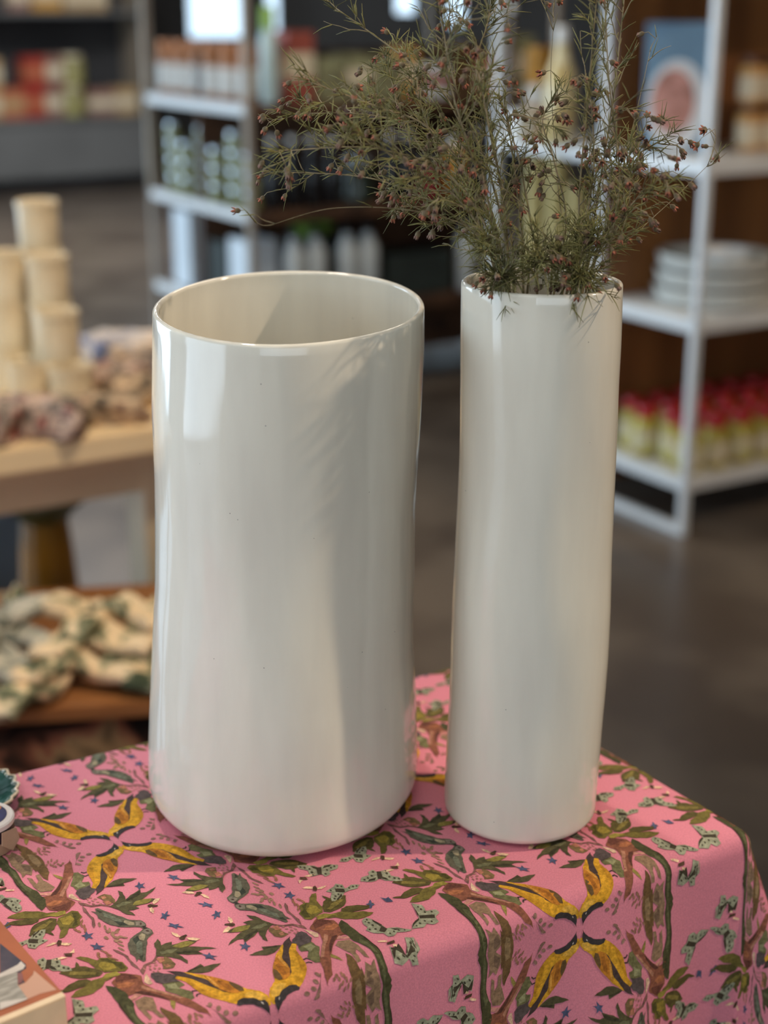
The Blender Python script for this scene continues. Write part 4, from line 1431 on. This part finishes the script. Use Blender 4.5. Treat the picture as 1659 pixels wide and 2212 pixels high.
# --- things on the long rack behind the wide vase
M_amb = mat('amber_bottle', (172, 108, 52), 0.3, scale=16, rgb2=(132, 80, 40))
M_cop = mat('copper_lid', (176, 112, 66), 0.35, metal=0.3)
M_wlab = mat('white_label', (218, 214, 206), 0.6, var=0.08, scale=24)
a0 = jar('amber_bottle', (0, 0, 0), 0.036, 0.20, M_amb, M_cop, 'amber bottle with white label in the row on the long rack', 'bottle', 'amber bottles on the long rack', M_wlab, 0.2)
first = True
for k, yy in enumerate((0.10, 0.24, 0.38, 0.52, 0.66, 0.80)):
    for xx in (0.055, 0.15):
        o = a0 if first else copy_tree(a0)
        first = False
        o.location = on_rack(NC, xx, yy, ZL[2])
        o['label'] = 'amber bottle, %s from the near post, %s row on the long rack' % (ORD[k], 'outer' if xx < 0.1 else 'inner')
M_gj = mat('green_preserve', (150, 150, 92), 0.2, scale=18, rgb2=(112, 116, 70))
s0 = jar('glass_jar', (0, 0, 0), 0.033, 0.066, M_gj, M_silv, 'squat glass jar with silver lid in the stacks on the long rack', 'jar', 'squat glass jars in stacks', None, 0.3)
first = True
for k, yy in enumerate((0.10, 0.24, 0.38, 0.52, 0.66, 0.80)):
    for iz in range(4 if k % 2 else 3):
        o = s0 if first else copy_tree(s0)
        first = False
        q = on_rack(NC, 0.06 + 0.01 * (k % 2), yy, ZL[1])
        o.location = (q[0], q[1], q[2] + iz * 0.0662)
        o['label'] = 'squat glass jar, %s from below in the %s stack from the near post' % (ORD[iz], ORD[k])
M_wb = mat('white_box', (214, 220, 224), 0.5, var=0.06, scale=10)


def carton(px_, py_, z, w, d_, h, m, label, band=None):
    p = onz(px_, py_, z)
    t = empty('carton', (p.x, p.y, z + 0.0025), AW, label, 'carton')
    box('carton_body', -w / 2, w / 2, 0, d_, 0, h, m, t, 0.002)
    if band:
        box('carton_band', -w / 2 - 0.0006, w / 2 + 0.0006, -0.0006, d_ + 0.0006, h * 0.35, h * 0.7, band, t)
    else:
        box('carton_flap', -w / 2, w / 2, d_ * 0.02, d_ * 0.5, h, h + 0.002, m, t)
    return t


def local_carton(o, x, y, z, w, d_, h, m, label, band=None):
    q = on_rack(o, x, y, z)
    t = empty('carton', q, AW, label, 'carton')
    box('carton_body', 0, w, 0, d_, 0, h, m, t, 0.002)
    if band:
        box('carton_band', -0.0006, w + 0.0006, -0.0006, d_ + 0.0006, h * 0.35, h * 0.7, band, t)
    else:
        box('carton_flap', 0, w, 0, d_ * 0.5, h, h + 0.002, m, t)
    return t


M_red = mat('brick_red_print', (168, 84, 70), 0.5, var=0.25, scale=8)
M_grnb = mat('sage_print', (150, 150, 112), 0.6, scale=20, rgb2=(112, 106, 78))
M_drk = mat('dark_green_crate', (46, 54, 50), 0.6, var=0.3, scale=12)
local_carton(NC, 0.04, 0.62, ZL[0], 0.10, 0.16, 0.30, M_wb, 'tall white carton low on the end of the long rack')
local_carton(NC, 0.04, 0.28, ZL[0], 0.16, 0.16, 0.22, M_drk, 'dark green crate low on the end of the long rack')
local_carton(NC, 0.04, 0.10, ZL[0], 0.12, 0.16, 0.25, M_wb, 'white carton low at the near corner of the long rack')
# upper shelf, long side
xs = 0.10
for (x, w, h, m, lab, band) in [
    (0.195, 0.105, 0.24, M_red, 'brick red carton on the upper shelf of the long rack', M_lab),
    (0.315, 0.11, 0.15, M_grnb, 'sage green printed carton, left of three on the upper shelf', None),
    (0.435, 0.11, 0.16, M_grnb, 'sage green printed carton, middle of three on the upper shelf', M_lab),
    (0.555, 0.11, 0.15, M_grnb, 'sage green printed carton, right of three on the upper shelf', None),
    (0.680, 0.06, 0.18, M_och, 'ochre carton on the upper shelf behind the sprigs', M_lab),
    (0.755, 0.12, 0.12, M_wb, 'white carton with red band on the upper shelf behind the sprigs', M_red),
    (0.890, 0.10, 0.20, M_brown, 'brown carton on the upper shelf behind the sprigs', None),
    (1.000, 0.14, 0.14, M_red, 'low red carton at the far end of the upper shelf', M_lab),
    (1.150, 0.12, 0.22, M_grnb, 'tall sage carton at the far end of the upper shelf', M_lab),
]:
    local_carton(NC, x, 0.05, ZL[2], w, 0.14, h, m, lab, band)
M_pgl = mat('pale_glass', (196, 216, 214), 0.15, var=0.1, scale=10)
M_lime = mat('lime_green', (150, 186, 84), 0.4, var=0.15, scale=9)
q = on_rack(NC, 0.115, 0.045, ZL[2])
t = empty('tall_bottle', q, 0, 'tall pale glass bottle with lime cap at the corner of the long rack', 'bottle')
lathe('body', [(0.030, 0), (0.033, 0.006), (0.033, 0.20), (0.028, 0.23), (0.020, 0.25)], M_pgl, t, None, 20)
lathe('cap', [(0.024, 0.25), (0.024, 0.32), (0.020, 0.325)], M_lime, t, None, 18)
# middle shelf, long side
M_blk = mat('black_glass', (22, 22, 24), 0.12, var=0.3, scale=8)
b0 = empty('dark_bottle', (0, 0, 0), 0, 'dark bottle with pale cap on the middle shelf of the long rack', 'bottle', 'dark bottles on the middle shelf')
lathe('body', [(0.030, 0), (0.033, 0.006), (0.033, 0.14), (0.013, 0.19), (0.012, 0.23)], M_blk, b0, None, 18)
lathe('cap', [(0.014, 0.23), (0.014, 0.25), (0.012, 0.252)], M_ivory, b0, None, 14)
first = True
for k, x in enumerate((0.13, 0.21, 0.29, 0.37, 0.62, 0.70, 1.02, 1.10, 1.18)):
    o = b0 if first else copy_tree(b0)
    first = False
    o.location = on_rack(NC, x, 0.06, ZL[1])
    o['label'] = 'dark bottle with pale cap, %s from left, middle shelf of the long rack' % ORD[k]
M_dred = mat('dark_red_tin', (122, 22, 24), 0.3, var=0.2, scale=8)
for (x, r, h, mb_, ml_, lab, nm) in [(0.50, 0.060, 0.17, M_dkg, M_silv, 'wide green glass jar with silver lid on the middle shelf', 'glass_jar'),
                                (0.80, 0.058, 0.15, M_dred, M_silv, 'dark red tin on the middle shelf behind the sprigs', 'tin'),
                                (0.93, 0.045, 0.22, M_och, M_ivory, 'yellow bottle with white cap on the middle shelf', 'bottle')]:
    jar(nm, on_rack(NC, x, 0.09, ZL[1]), r, h, mb_, ml_, lab, 'jar' if nm == 'glass_jar' else nm, None)
# low shelf, long side
M_wbt = mat('white_bottle', (196, 200, 198), 0.4, var=0.08, scale=10)
w0 = empty('white_bottle', (0, 0, 0), 0, 'white bottle with dark cap on the low shelf of the long rack', 'bottle', 'white bottles on the low shelf')
lathe('body', [(0.036, 0), (0.040, 0.006), (0.040, 0.20), (0.020, 0.24), (0.016, 0.26)], M_wbt, w0, None, 18)
lathe('cap', [(0.019, 0.26), (0.019, 0.29), (0.016, 0.291)], M_blk, w0, None, 14)
first = True
for k, x in enumerate((0.215, 0.305, 0.44, 0.53, 0.98)):
    o = w0 if first else copy_tree(w0)
    first = False
    o.location = on_rack(NC, x, 0.07, ZL[0])
    o['label'] = 'white bottle with dark cap, %s from left, low shelf of the long rack' % ORD[k]
local_carton(NC, 0.33 - 0.02, 0.19, ZL[0], 0.16, 0.16, 0.22, M_drk, 'dark crate behind the white bottles on the low shelf')
local_carton(NC, 0.60, 0.05, ZL[0], 0.30, 0.22, 0.16, M_drk, 'wide dark crate on the low shelf of the long rack')
q = on_rack(NC, 0.39, 0.25, ZL[0])
o = lathe('lime_bowl', [(0.03, 0), (0.05, 0.006), (0.082, 0.05), (0.080, 0.052), (0.05, 0.012), (0.01, 0.010)], M_lime, None, (q[0], q[1], q[2] + 0.2225), 28)
tag(o, 'lime green bowl on the dark crate, below the middle shelf', 'bowl')
# glowing discs added for the bright spots under the upper shelf
M_disc = mat('disc_glow', (255, 250, 242), 0.3, emit=9.0)
l0 = empty('glow_disc', (0, 0, 0), 0, 'small glowing disc added under the upper shelf of the long rack', 'glowing disc', 'added glowing discs under the upper shelf')
lathe('disc_back', [(0.024, 0.006), (0.024, 0.016), (0.022, 0.0165)], M_silv, l0, None, 18)
lathe('lens', [(0.012, -0.004), (0.020, 0.0), (0.020, 0.006), (0.018, 0.0065)], M_disc, l0, None, 18)
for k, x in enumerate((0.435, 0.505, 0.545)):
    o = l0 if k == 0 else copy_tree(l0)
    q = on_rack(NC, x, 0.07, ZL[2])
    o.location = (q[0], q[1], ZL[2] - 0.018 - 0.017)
    o['label'] = 'small glowing disc added under the upper shelf, %s from the left' % ORD[k]

# ------------------------------------------------------------------ wall shelf unit far left
GO = onz(0, 425, 0) + D * 0.05
nD = D


def gpt(px_, py_, back=0.0):
    d_ = ray(px_, py_)
    o_ = Vector((0, 0, ZC))
    g = GO + D * back
    tt = (g - o_).dot(D) / d_.dot(D)
    h = o_ + d_ * tt
    return (h - GO).dot(W), h.z, tt


M_gy = mat('grey_shelf_paint', (112, 112, 110), 0.6, var=0.15, scale=2)
M_gyd = mat('dark_grey_panel', (64, 64, 66), 0.7, var=0.2, scale=2)
M_beig = mat('beige_end_panel', (150, 136, 118), 0.6, var=0.12, scale=3)
gx1 = gpt(335, 300)[0]
zsh = gpt(90, 258)[1]
zs2 = gpt(90, 24)[1]
gu = empty('wall_shelf_unit', (GO.x, GO.y, 0), AW, 'grey wall shelf unit with cartons in the far left background', 'shelf unit')
box('plinth', -2.2, gx1 - 0.04, 0.12, 0.60, 0, 0.12, M_gyd, gu)
box('base_panel', -2.2, gx1 - 0.04, 0.0, 0.60, 0.12, zsh - 0.03, M_gy, gu)
box('back_panel', -2.2, gx1 - 0.04, 0.56, 0.60, zsh, 2.3, M_gyd, gu)
box('shelf', -2.2, gx1 - 0.04, -0.02, 0.56, zsh - 0.03, zsh, M_gy, gu)
box('shelf', -2.2, gx1 - 0.04, 0.05, 0.56, zs2 - 0.03, zs2, M_gy, gu)
box('end_panel', gx1 - 0.04, gx1, 0.0, 0.60, 0, 2.3, M_beig, gu, 0.004)


def gond_item(x0, x1, ytop, ybot, m, label, kind, zbase=None, group=None, band=None):
    a_, b_ = gpt(x0, ybot, 0.1), gpt(x1, ytop, 0.1)
    z0 = zsh if zbase is None else zbase
    h = b_[1] - a_[1]
    w = b_[0] - a_[0]
    q = GO + W * ((a_[0] + b_[0]) / 2) + D * 0.1
    if kind == 'carton':
        t = empty('carton', (q.x, q.y, z0 + 0.0015), AW, label, 'carton', group)
        box('carton_body', -w / 2 + 0.004, w / 2 - 0.004, 0, 0.2, 0, h, m, t, 0.004)
        box('carton_band', -w / 2 + 0.0034, w / 2 - 0.0034, -0.0006, 0.2006, h * 0.30, h * 0.68, band or M_lab, t)
    else:
        t = jar('tin', (q.x + D.x * 0.1, q.y + D.y * 0.1, z0 + 0.0015), w / 2 - 0.004, h, m, band or M_lab, label, 'tin', group, None, 0.12)
    return h


M_rd2 = mat('red_carton', (176, 60, 44), 0.5, var=0.25, scale=6)
M_or2 = mat('orange_carton', (196, 112, 76), 0.5, var=0.25, scale=6)
M_pk2 = mat('dusty_pink_carton', (156, 116, 100), 0.5, var=0.2, scale=6)
M_yg2 = mat('yellow_green_tin', (160, 152, 92), 0.4, var=0.2, scale=6)
M_tn2 = mat('tan_carton', (190, 156, 110), 0.5, var=0.15, scale=6)
M_sg2 = mat('sage_bottle', (104, 116, 92), 0.3, var=0.2, scale=6)
for (x0, x1, m, la, lb, kind, band) in [
    (-60, 2, M_tn2, 'tan carton at the left picture edge, lower of two', 'tan carton at the left picture edge, upper of two', 'carton', None),
    (4, 52, M_or2, 'orange carton, lower left in the stacks on the far shelf', None, 'carton', M_tn2),
    (53, 98, M_rd2, 'red carton, lower of the red stack on the far shelf', 'red carton on top of the red stack on the far shelf', 'carton', M_or2),
    (100, 136, M_pk2, 'dusty pink carton, lower of two between red and green stacks', 'dusty pink carton, upper of two between red and green stacks', 'carton', None),
    (140, 188, M_yg2, 'yellow green tin, lower of two on the far shelf', 'yellow green tin, upper of two on the far shelf', 'tin', None),
]:
    h = gond_item(x0, x1, 190, 258, m, la, kind, None, 'stacks on the far shelf', band)
    if lb:
        gond_item(x0, x1, 122, 190, m, lb, kind, zsh + h + 0.002, 'stacks on the far shelf', band)
gond_item(194, 248, 165, 225, M_pk2, 'low mauve carton right of the green tins on the far shelf', 'carton', None, None, M_lab)
gond_item(252, 296, 178, 240, M_tn2, 'light tan carton at the right end of the far shelf', 'carton')
gond_item(20, 60, -50, 20, M_pk2, 'pinkish carton on the high far shelf', 'carton', zs2)
gond_item(70, 130, -60, 20, M_och, 'ochre carton on the high far shelf', 'carton', zs2)
gond_item(140, 230, -40, 20, M_tn2, 'wide tan carton on the high far shelf', 'carton', zs2)

# ------------------------------------------------------------------ pale table with cups and textiles on the left
ZP = 0.76
TO = onz(330, 926, ZP)
M_lt = mat('pale_birch', (244, 220, 178), 0.45, scale=5, rgb2=(234, 206, 160), stretch=(0.3, 2, 1))
M_ltd = mat('birch_frame', (212, 194, 164), 0.55, var=0.08, scale=5)
pt_ = empty('pale_table', (TO.x, TO.y, 0), AW, 'pale wooden table with cups and textiles, left behind the wide vase', 'table')
box('table_top', -1.5, 0.16, 0, 0.95, ZP - 0.042, ZP, M_lt, pt_, 0.003)
box('apron', -1.42, 0.10, 0.06, 0.08, ZP - 0.125, ZP - 0.042, M_ltd, pt_)
box('apron', -1.42, 0.10, 0.87, 0.89, ZP - 0.125, ZP - 0.042, M_ltd, pt_)
box('apron', 0.08, 0.10, 0.08, 0.87, ZP - 0.125, ZP - 0.042, M_ltd, pt_)
for x in (-1.42, 0.0):
    for y in (0.055, 0.80):
        box('leg', x, x + 0.09, y, y + 0.09, 0, ZP - 0.042, M_ltd, pt_, 0.003)
M_cup = mat('cream_stoneware', (228, 212, 180), 0.4, scale=12, rgb2=(214, 194, 158))
rC, hC = 0.0365, 0.083
cupme = lathe_mesh('cup', [(rC * 0.93, 0), (rC * 0.98, 0.004), (rC * 1.0, hC * 0.55), (rC * 1.0, hC * 0.84), (rC * 1.06, hC * 0.87), (rC * 1.06, hC * 0.985), (rC * 1.0, hC), (rC * 0.9, hC - 0.004), (rC * 0.86, hC * 0.3), (rC * 0.3, hC * 0.25)], 30)
smooth_angle(cupme)
cupme.materials.append(M_cup)
cb0 = onz(70, 806, ZP)
names = {'a': 'cream cup in the tallest stack of the pale table', 'b': 'cream cup in the three-high stack right of the tallest', 'c': 'cream cup in the two-high stack at the right', 'd': 'single cream cup at the right foot of the cup pyramid', 'e': 'cream cup in the stack at the left picture edge', 'f': 'single cream cup at the front of the cup pyramid'}
cols = [('a', 70, 803, 4), ('b', 96, 806, 3), ('c', 115, 800, 2), ('d', 140, 796, 1), ('e', -2, 812, 3), ('f', 38, 838, 1), ('e', -60, 830, 2)]
pos = {'a': (108, 822), 'b': (122, 848), 'c': (136, 872), 'd': (158, 890), 'e': (34, 838), 'f': (70, 880)}
FR = {'a': 0.0, 'b': 0.0}
for (k, n) in (('a', 4), ('b', 3), ('c', 2), ('d', 1), ('e', 3), ('f', 1)):
    cq = onz(pos[k][0], pos[k][1], ZP)
    for i in range(n):
        o = bpy.data.objects.new('cup', cupme)
        COL.objects.link(o)
        o.location = (cq.x, cq.y, ZP + 0.0008 + i * hC)
        lab = names[k]
        if n > 1:
            lab = ['lowest', 'second', 'third', 'topmost'][i] .replace('topmost' if n != 4 else '~', 'topmost') + ' ' + lab if i < n - 1 else 'topmost ' + lab
        tag(o, lab, 'cup', 'cream cups in a pyramid')


def cloth_mat(name, cols_, scale, stretch=None, rough=0.9):
    m = bpy.data.materials.new(name)
    m.use_nodes = True
    nt = m.node_tree
    b = nt.nodes['Principled BSDF']
    b.inputs['Roughness'].default_value = rough
    b.inputs['Specular IOR Level'].default_value = 0.2
    tc = nt.nodes.new('ShaderNodeTexCoord')
    n = nt.nodes.new('ShaderNodeTexNoise')
    n.inputs['Scale'].default_value = scale
    n.inputs['Detail'].default_value = 2.5
    n.inputs['Distortion'].default_value = 0.6
    nt.links.new(tc.outputs['Object'], n.inputs['Vector'])
    r = nt.nodes.new('ShaderNodeValToRGB')
    r.color_ramp.interpolation = 'EASE'
    el = r.color_ramp.elements
    while len(el) < len(cols_):
        el.new(0.5)
    for e, (p, c) in zip(el, cols_):
        e.position = p
        e.color = (*lin(c), 1)
    nt.links.new(n.outputs['Fac'], r.inputs['Fac'])
    nt.links.new(r.outputs['Color'], b.inputs['Base Color'])
    return m


M_tx1 = cloth_mat('grey_pink_print', [(0.30, (64, 58, 58)), (0.42, (138, 126, 116)), (0.52, (206, 178, 160)), (0.60, (126, 108, 102)), (0.70, (190, 110, 100))], 30)
M_tx2 = cloth_mat('beige_dark_print', [(0.30, (60, 52, 46)), (0.43, (150, 132, 110)), (0.55, (208, 180, 148)), (0.68, (120, 92, 80))], 26)
M_tx3 = cloth_mat('white_blue_cloth', [(0.34, (96, 110, 150)), (0.44, (196, 190, 190)), (0.56, (226, 212, 200)), (0.70, (200, 160, 110))], 16)


def rolled_cloth(name, loc, rz, lx, ly, lz, m, label, seed, folds=7, group=None):
    """soft folded textile: flat bottom, rolled edges, ridges of folds running along its length"""
    rg = np.random.default_rng(seed)
    nu, nv = 40, 28
    ph = rg.uniform(0, 6.28, 6)
    v, f = [], []
    for i in range(nu):
        s = -1 + 2 * i / (nu - 1)
        e = (1 - abs(s) ** 4) ** 0.25 if abs(s) < 1 else 0
        for k in range(nv):
            t = 2 * math.pi * k / nv
            c_, s_ = math.cos(t), math.sin(t)
            y = ly * (abs(c_) ** 0.7) * (1 if c_ > 0 else -1) * (0.72 + 0.28 * e)
            z = lz * (abs(s_) ** 0.7) * (1 if s_ > 0 else -1) * (0.55 + 0.45 * e)
            rid = 1 + 0.10 * math.sin(folds * t + 3 * s + ph[0]) + 0.07 * math.sin(9 * s + 2 * t + ph[1]) + 0.05 * math.sin(17 * s + 3 * t + ph[2])
            x = lx * s + 0.012 * math.sin(3 * t + ph[3])
            z = z * rid
            y = y * (1 + 0.10 * math.sin(7 * s + ph[4]))
            v.append((x, y + 0.02 * math.sin(2.2 * s + ph[5]), max(z, -lz * 0.72)))
    for i in range(nu - 1):
        for k in range(nv):
            k2 = (k + 1) % nv
            f.append((i * nv + k, i * nv + k2, (i + 1) * nv + k2, (i + 1) * nv + k))
    f.append(tuple(range(nv - 1, -1, -1)))
    f.append(tuple((nu - 1) * nv + k for k in range(nv)))
    zmin = min(q[2] for q in v)
    v = [(x, y, z - zmin) for (x, y, z) in v]
    o = link(name, pydata(name, v, f), m, None, loc, True)
    o.rotation_euler = (0, 0, rz)
    return tag(o, label, 'textile', group)


for (x, y, rz, lx, ly, lz, m, lab, sd) in [
    (84, 940, -0.40, 0.068, 0.042, 0.036, M_tx1, 'grey and pink printed textile at the front edge of the pale table', 1),
    (-42, 955, -0.10, 0.06, 0.046, 0.038, M_tx1, 'larger grey and pink printed textile at the left picture edge', 2),
    (226, 914, 0.05, 0.058, 0.036, 0.028, M_tx2, 'beige and dark printed textile right of the grey pink one', 3),
    (318, 872, 0.25, 0.060, 0.042, 0.028, M_tx2, 'beige printed textile next to the wide vase on the pale table', 4),
    (255, 772, 0.25, 0.075, 0.06, 0.028, M_tx3, 'white and blue folded cloth behind the printed textiles', 5),
    (258, 838, 0.15, 0.058, 0.036, 0.030, M_tx1, 'dark grey printed textile right of the cups', 6),
]:
    q = onz(x, y, ZP)
    rolled_cloth('folded_textile', (q.x, q.y, ZP + 0.0008), AW + rz, lx, ly, lz, m, lab, sd)

# things under the pale table
M_ochp = mat('ochre_glaze', (176, 118, 28), 0.35, scale=6, rgb2=(118, 84, 26))
M_olv2 = mat('olive_glaze', (92, 84, 44), 0.4, var=0.25, scale=8)
p = ony(102, 1200, 2.78)
t = empty('ochre_pedestal', (p.x, p.y, 0), 0, 'ochre yellow pedestal with olive top standing under the pale table', 'pedestal')
lathe('column', [(0.085, 0), (0.082, 0.02), (0.066, 0.20), (0.052, 0.40), (0.046, 0.46)], M_ochp, t, None, 30)
lathe('top_bowl', [(0.046, 0.46), (0.058, 0.475), (0.085, 0.50), (0.083, 0.506), (0.04, 0.49)], M_olv2, t, None, 30)
M_sbl = mat('steel_blue_box', (122, 142, 166), 0.5, var=0.1, scale=6)
p = onz(-60, 1300, 0)
p = ony(-45, 1200, 3.1)
t = empty('added_box', (p.x, p.y, 0), AW, 'steel blue box added under the pale table at the left picture edge', 'box')  # box added to stand for the pale blue background beyond the table
box('added_box_body', -0.13, 0.13, -0.1, 0.1, 0, 0.42, M_sbl, t, 0.01)
box('added_box_rim', -0.14, 0.14, -0.11, 0.11, 0.40, 0.425, M_sbl, t, 0.004)

# ------------------------------------------------------------------ low stand with folded napkins
ZN = 0.50
NA, NB_ = onz(0, 1538, ZN), onz(330, 1518, ZN)
ax = (NB_ - NA)
an = math.atan2(ax.y, ax.x)
M_tray = mat('warm_oak', (168, 112, 62), 0.5, scale=6, rgb2=(128, 82, 44), stretch=(0.4, 3, 1))
M_dkf = cloth_mat('dark_floral_cloth', [(0.34, (26, 20, 16)), (0.45, (58, 38, 28)), (0.54, (134, 84, 62)), (0.60, (150, 120, 84)), (0.70, (50, 44, 30))], 11)
ls = empty('low_stand', (NB_.x, NB_.y, 0), an, 'low wooden stand over a dark floral cloth, left behind the pink table', 'stand')
box('board', -0.72, 0.16, 0.0, 0.46, ZN - 0.022, ZN, M_tray, ls, 0.003)


def skirt(x0, x1, y0, y1, z0, z1, parent):
    v, f = [], []
    pts = []
    per = [(x0, y0, x1, y0), (x1, y0, x1, y1), (x1, y1, x0, y1), (x0, y1, x0, y0)]
    nseg = 40
    for (a0, b0_, a1, b1) in per:
        for i in range(nseg):
            t_ = i / nseg
            pts.append((a0 + (a1 - a0) * t_, b0_ + (b1 - b0_) * t_))
    n = len(pts)
    cx, cy = (x0 + x1) / 2, (y0 + y1) / 2
    for j in range(6):
        tt = j / 5
        for i, (x, y) in enumerate(pts):
            k = 0.012 * tt * math.sin(i * 0.9)
            dx, dy = (x - cx), (y - cy)
            ln = math.hypot(dx, dy)
            v.append((x + dx / ln * k, y + dy / ln * k, z1 + (z0 - z1) * tt))
    for j in range(5):
        for i in range(n):
            i2 = (i + 1) % n
            f.append((j * n + i, (j + 1) * n + i, (j + 1) * n + i2, j * n + i2))
    f.append(tuple(range(n)))
    return link('cloth_skirt', pydata('cloth_skirt', v, f), M_dkf, parent, None, True)


tag(skirt(-0.68, 0.13, 0.025, 0.43, 0.01, ZN - 0.023, ls), 'dark floral cloth hanging below the board')
M_nap = cloth_mat('cream_leaf_print', [(0.36, (70, 78, 58)), (0.43, (150, 148, 118)), (0.49, (226, 202, 164)), (0.66, (236, 210, 172)), (0.74, (120, 128, 100))], 20)
M_nap2 = cloth_mat('grey_leaf_print', [(0.36, (66, 76, 70)), (0.45, (150, 152, 142)), (0.55, (196, 190, 174)), (0.72, (108, 118, 104))], 22)


def napkin(loc, rz, ln, wd, th, arch, m, label, seed):
    """a folded napkin: several stacked layers, edges rolled, draped in a bow"""
    rg = np.random.default_rng(seed)
    nu, nv = 26, 20
    v, f = [], []
    ph = rg.uniform(0, 6.28, 4)
    for i in range(nu):
        s = -1 + 2 * i / (nu - 1)
        for k in range(nv):
            t = 2 * math.pi * k / nv
            c_, s_ = math.cos(t), math.sin(t)
            y = wd * (abs(c_) ** 0.45) * (1 if c_ > 0 else -1)
            z = th * (abs(s_) ** 0.6) * (1 if s_ > 0 else -1) * (1 + 0.3 * math.sin(5 * c_ + ph[0]))
            bow = arch * (1 - s * s) + 0.006 * math.sin(5 * s + ph[1]) + 0.005 * math.sin(6 * c_ + 3 * s + ph[2])
            v.append((ln * s, y * (1 + 0.12 * math.sin(4 * s + ph[3])) + 0.3 * ln * s * s * math.sin(ph[2]), z + bow))
    for i in range(nu - 1):
        for k in range(nv):
            k2 = (k + 1) % nv
            f.append((i * nv + k, i * nv + k2, (i + 1) * nv + k2, (i + 1) * nv + k))
    f.append(tuple(range(nv - 1, -1, -1)))
    f.append(tuple((nu - 1) * nv + k for k in range(nv)))
    zm = min(q[2] for q in v)
    v = [(x, y, z - zm) for (x, y, z) in v]
    o = link('folded_napkin', pydata('folded_napkin', v, f), m, None, loc, True)
    o.rotation_euler = (rg.uniform(-.05, .05), rg.uniform(-.05, .05), rz)
    return tag(o, label, 'napkin', 'folded napkins on the low stand')


rg = np.random.default_rng(11)
bs = Vector((NB_.x, NB_.y, 0))
ux_, uy_ = Vector((math.cos(an), math.sin(an), 0)), Vector((-math.sin(an), math.cos(an), 0))
LAYER = ['bottom', 'second', 'top']
for lay in range(3):
    n_ = 8 - lay
    for k in range(n_):
        xx = -0.36 + 0.068 * k + 0.03 * lay
        yy = 0.022 + 0.055 * lay + 0.045 * ((k * 7 + lay * 3) % 3)
        q = bs + ux_ * xx + uy_ * yy
        green = xx < -0.17
        napkin((q.x, q.y, ZN + 0.001 + lay * 0.020), an + (1.0 if k % 2 else -0.6) + rg.uniform(-.3, .3), rg.uniform(0.070, 0.09), rg.uniform(0.022, 0.034), 0.009, 0.008, M_nap2 if green else M_nap,
               '%s leaf-printed napkin, %s from left in the %s layer of the pile' % ('grey' if green else 'cream', ORD[k], LAYER[lay]), 50 + lay * 10 + k)
